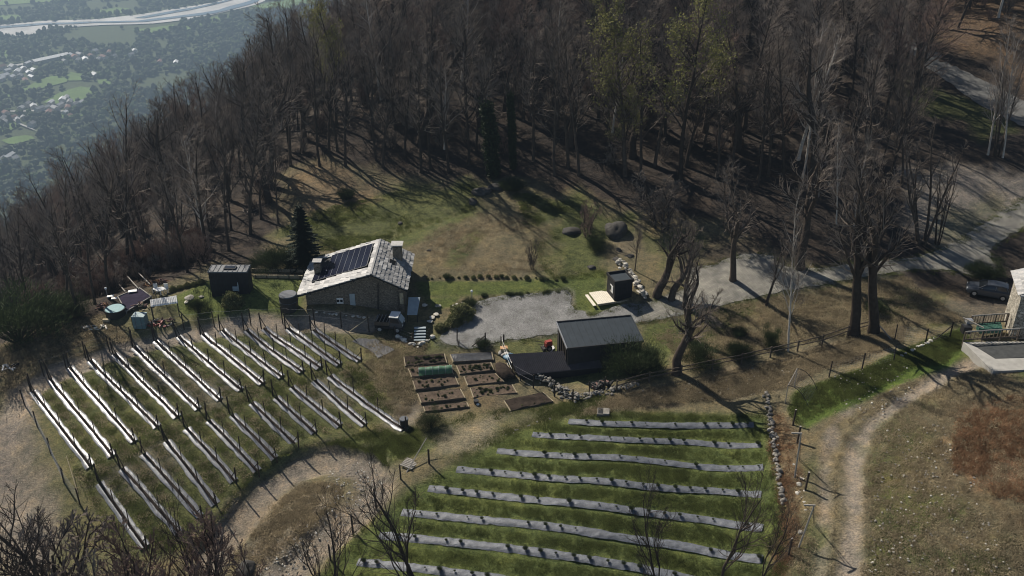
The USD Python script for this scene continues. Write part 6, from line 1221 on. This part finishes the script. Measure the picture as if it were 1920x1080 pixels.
g2 = g2[~shapely.contains(ROWL, shapely.points(g2)) & ~shapely.contains(Polygon(gpoly(ROAD)[:, :2]).buffer(.3), shapely.points(g2))]; instancer('dry_grass', ['dry_turf0', 'dry_turf1'], np.c_[g2, h(g2[:, 0], g2[:, 1]) + .03], rng.uniform(.35, 1.5, len(g2)), label='dry tufts of last year grass', catn='dry grass')
g3 = np.vstack([(lambda q: q[meshkit.fbm(np.c_[q * .35, q[:, :1] * 0], 3, 4) > .47])(scatter([(1800,790),(1890,745),(1990,720),(1990,950),(1880,930),(1790,880)], 1300, 15)), scatter([(1455,760),(1490,800),(1510,900),(1500,1000),(1470,1090),(1450,1090),(1470,960),(1445,820)], 260, 17)])
instancer('bracken', ['bracken_tuft0', 'bracken_tuft1'], np.c_[g3, h(g3[:, 0], g3[:, 1])], rng.uniform(.6, 1.3, len(g3)), label='rust brown dead bracken', catn='bracken')
pr = proto('pebble_a'); obj('stone', stone(.1, 3, .6), 'pale_stone', pr); PT['peb0'] = pr; pr = proto('pebble_b'); obj('stone', stone(.1, 8, .5), 'stone', pr); PT['peb1'] = pr
g4 = np.vstack([scatter([(1650,800),(1760,790),(1830,900),(1900,1080),(1620,1080)], 460, 20), scatter([(620,880),(700,860),(720,920),(640,1000),(540,1080),(480,1080),(600,960)], 420, 21), scatter([(1560,700),(1700,680),(1720,760),(1600,800)], 120, 22), scatter([(1150,742),(1480,668),(1480,725),(1300,750)], 90, 23)])
instancer('pebbles', ['peb0', 'peb1'], np.c_[g4, h(g4[:, 0], g4[:, 1]) + .02], rng.uniform(.25, 1.1, len(g4)) ** 1.3, label='small pale stones lying on the earth', catn='stones')
# ------------------------------------------------------------------ trees of the valley floor
for i, (m, sq) in enumerate((('far_leaf', 1.0), ('far_leaf', .8), ('far_leaf_green', .9))):
    pr = proto(f'valley_tree_{"abc"[i]}'); mm = trimesh.creation.icosphere(subdivisions=2); v = np.array(mm.vertices); v *= (.6 + .75 * meshkit.noise(v * 2.1 + i * 5, i))[:, None]; obj('crown', ((v * (4.2, 4.2, 5.0 * sq)) + (0, 0, 6.0), mm.faces), m, pr); obj('trunk', cyl(.35, 4, (0, 0, -1), 6), 'bark', pr); PT[f'vt{i}'] = pr
open_ = [Polygon(vpoly(q)) for q in ([(-80,60),(0,46),(90,39),(180,36),(250,28),(330,16),(400,4),(450,-8),(520,-8),(480,8),(430,20),(370,34),(290,44),(180,47),(90,54),(60,66),(0,68),(-80,80)], [(-40,10),(0,-4),(140,-8),(150,0),(80,4),(0,9)], [(-40,30),(0,28),(30,26),(55,36),(0,40),(-40,42)], [(180,20),(215,13),(250,16),(225,25),(190,25)], [(470,12),(560,-8),(600,-8),(590,8),(540,16),(500,18)],
   [(35,168),(65,155),(95,140),(120,145),(135,152),(100,160),(60,170),(40,175)], [(122,140),(140,132),(155,140),(152,150),(130,150)], [(80,190),(120,170),(160,160),(175,175),(160,186),(120,195),(90,192)], [(180,150),(200,147),(210,155),(188,165)], [(0,170),(20,176),(25,182),(0,180)], [(-40,120),(60,116),(70,155),(0,160),(-40,150)], [(55,122),(62,114),(130,100),(134,106),(70,125)], [(50,200),(130,186),(130,210),(50,212)])]
OPEN = shapely.union_all([o_.buffer(0) for o_ in open_])
c4 = rng.uniform((-1750, 1150), (-150, 3300), (26000, 2)); pc = project(np.c_[c4, np.full(len(c4), -500.)]); dens = meshkit.fbm(np.c_[c4 * .006, 0 * c4[:, :1]], 3, 21)
c4 = c4[(pc[:, 0] > -120) & (pc[:, 0] < 720) & (pc[:, 1] > -60) & (pc[:, 1] < 420) & ~shapely.contains(OPEN, shapely.points(c4)) & (dens > .33) & (h(c4[:, 0], c4[:, 1]) < -440)][:12000]
hs = np.array([vpt(a, b) for a, b in SPOTS]); dd, _ = cKDTree(hs).query(c4); c4 = c4[dd > 13]; print('valley trees', len(c4))
instancer('valley_woods', ['vt0', 'vt1', 'vt2'], np.c_[c4, h(c4[:, 0], c4[:, 1])], rng.uniform(.6, 1.3, len(c4)), label='hazy woods on the valley floor', catn='wood')
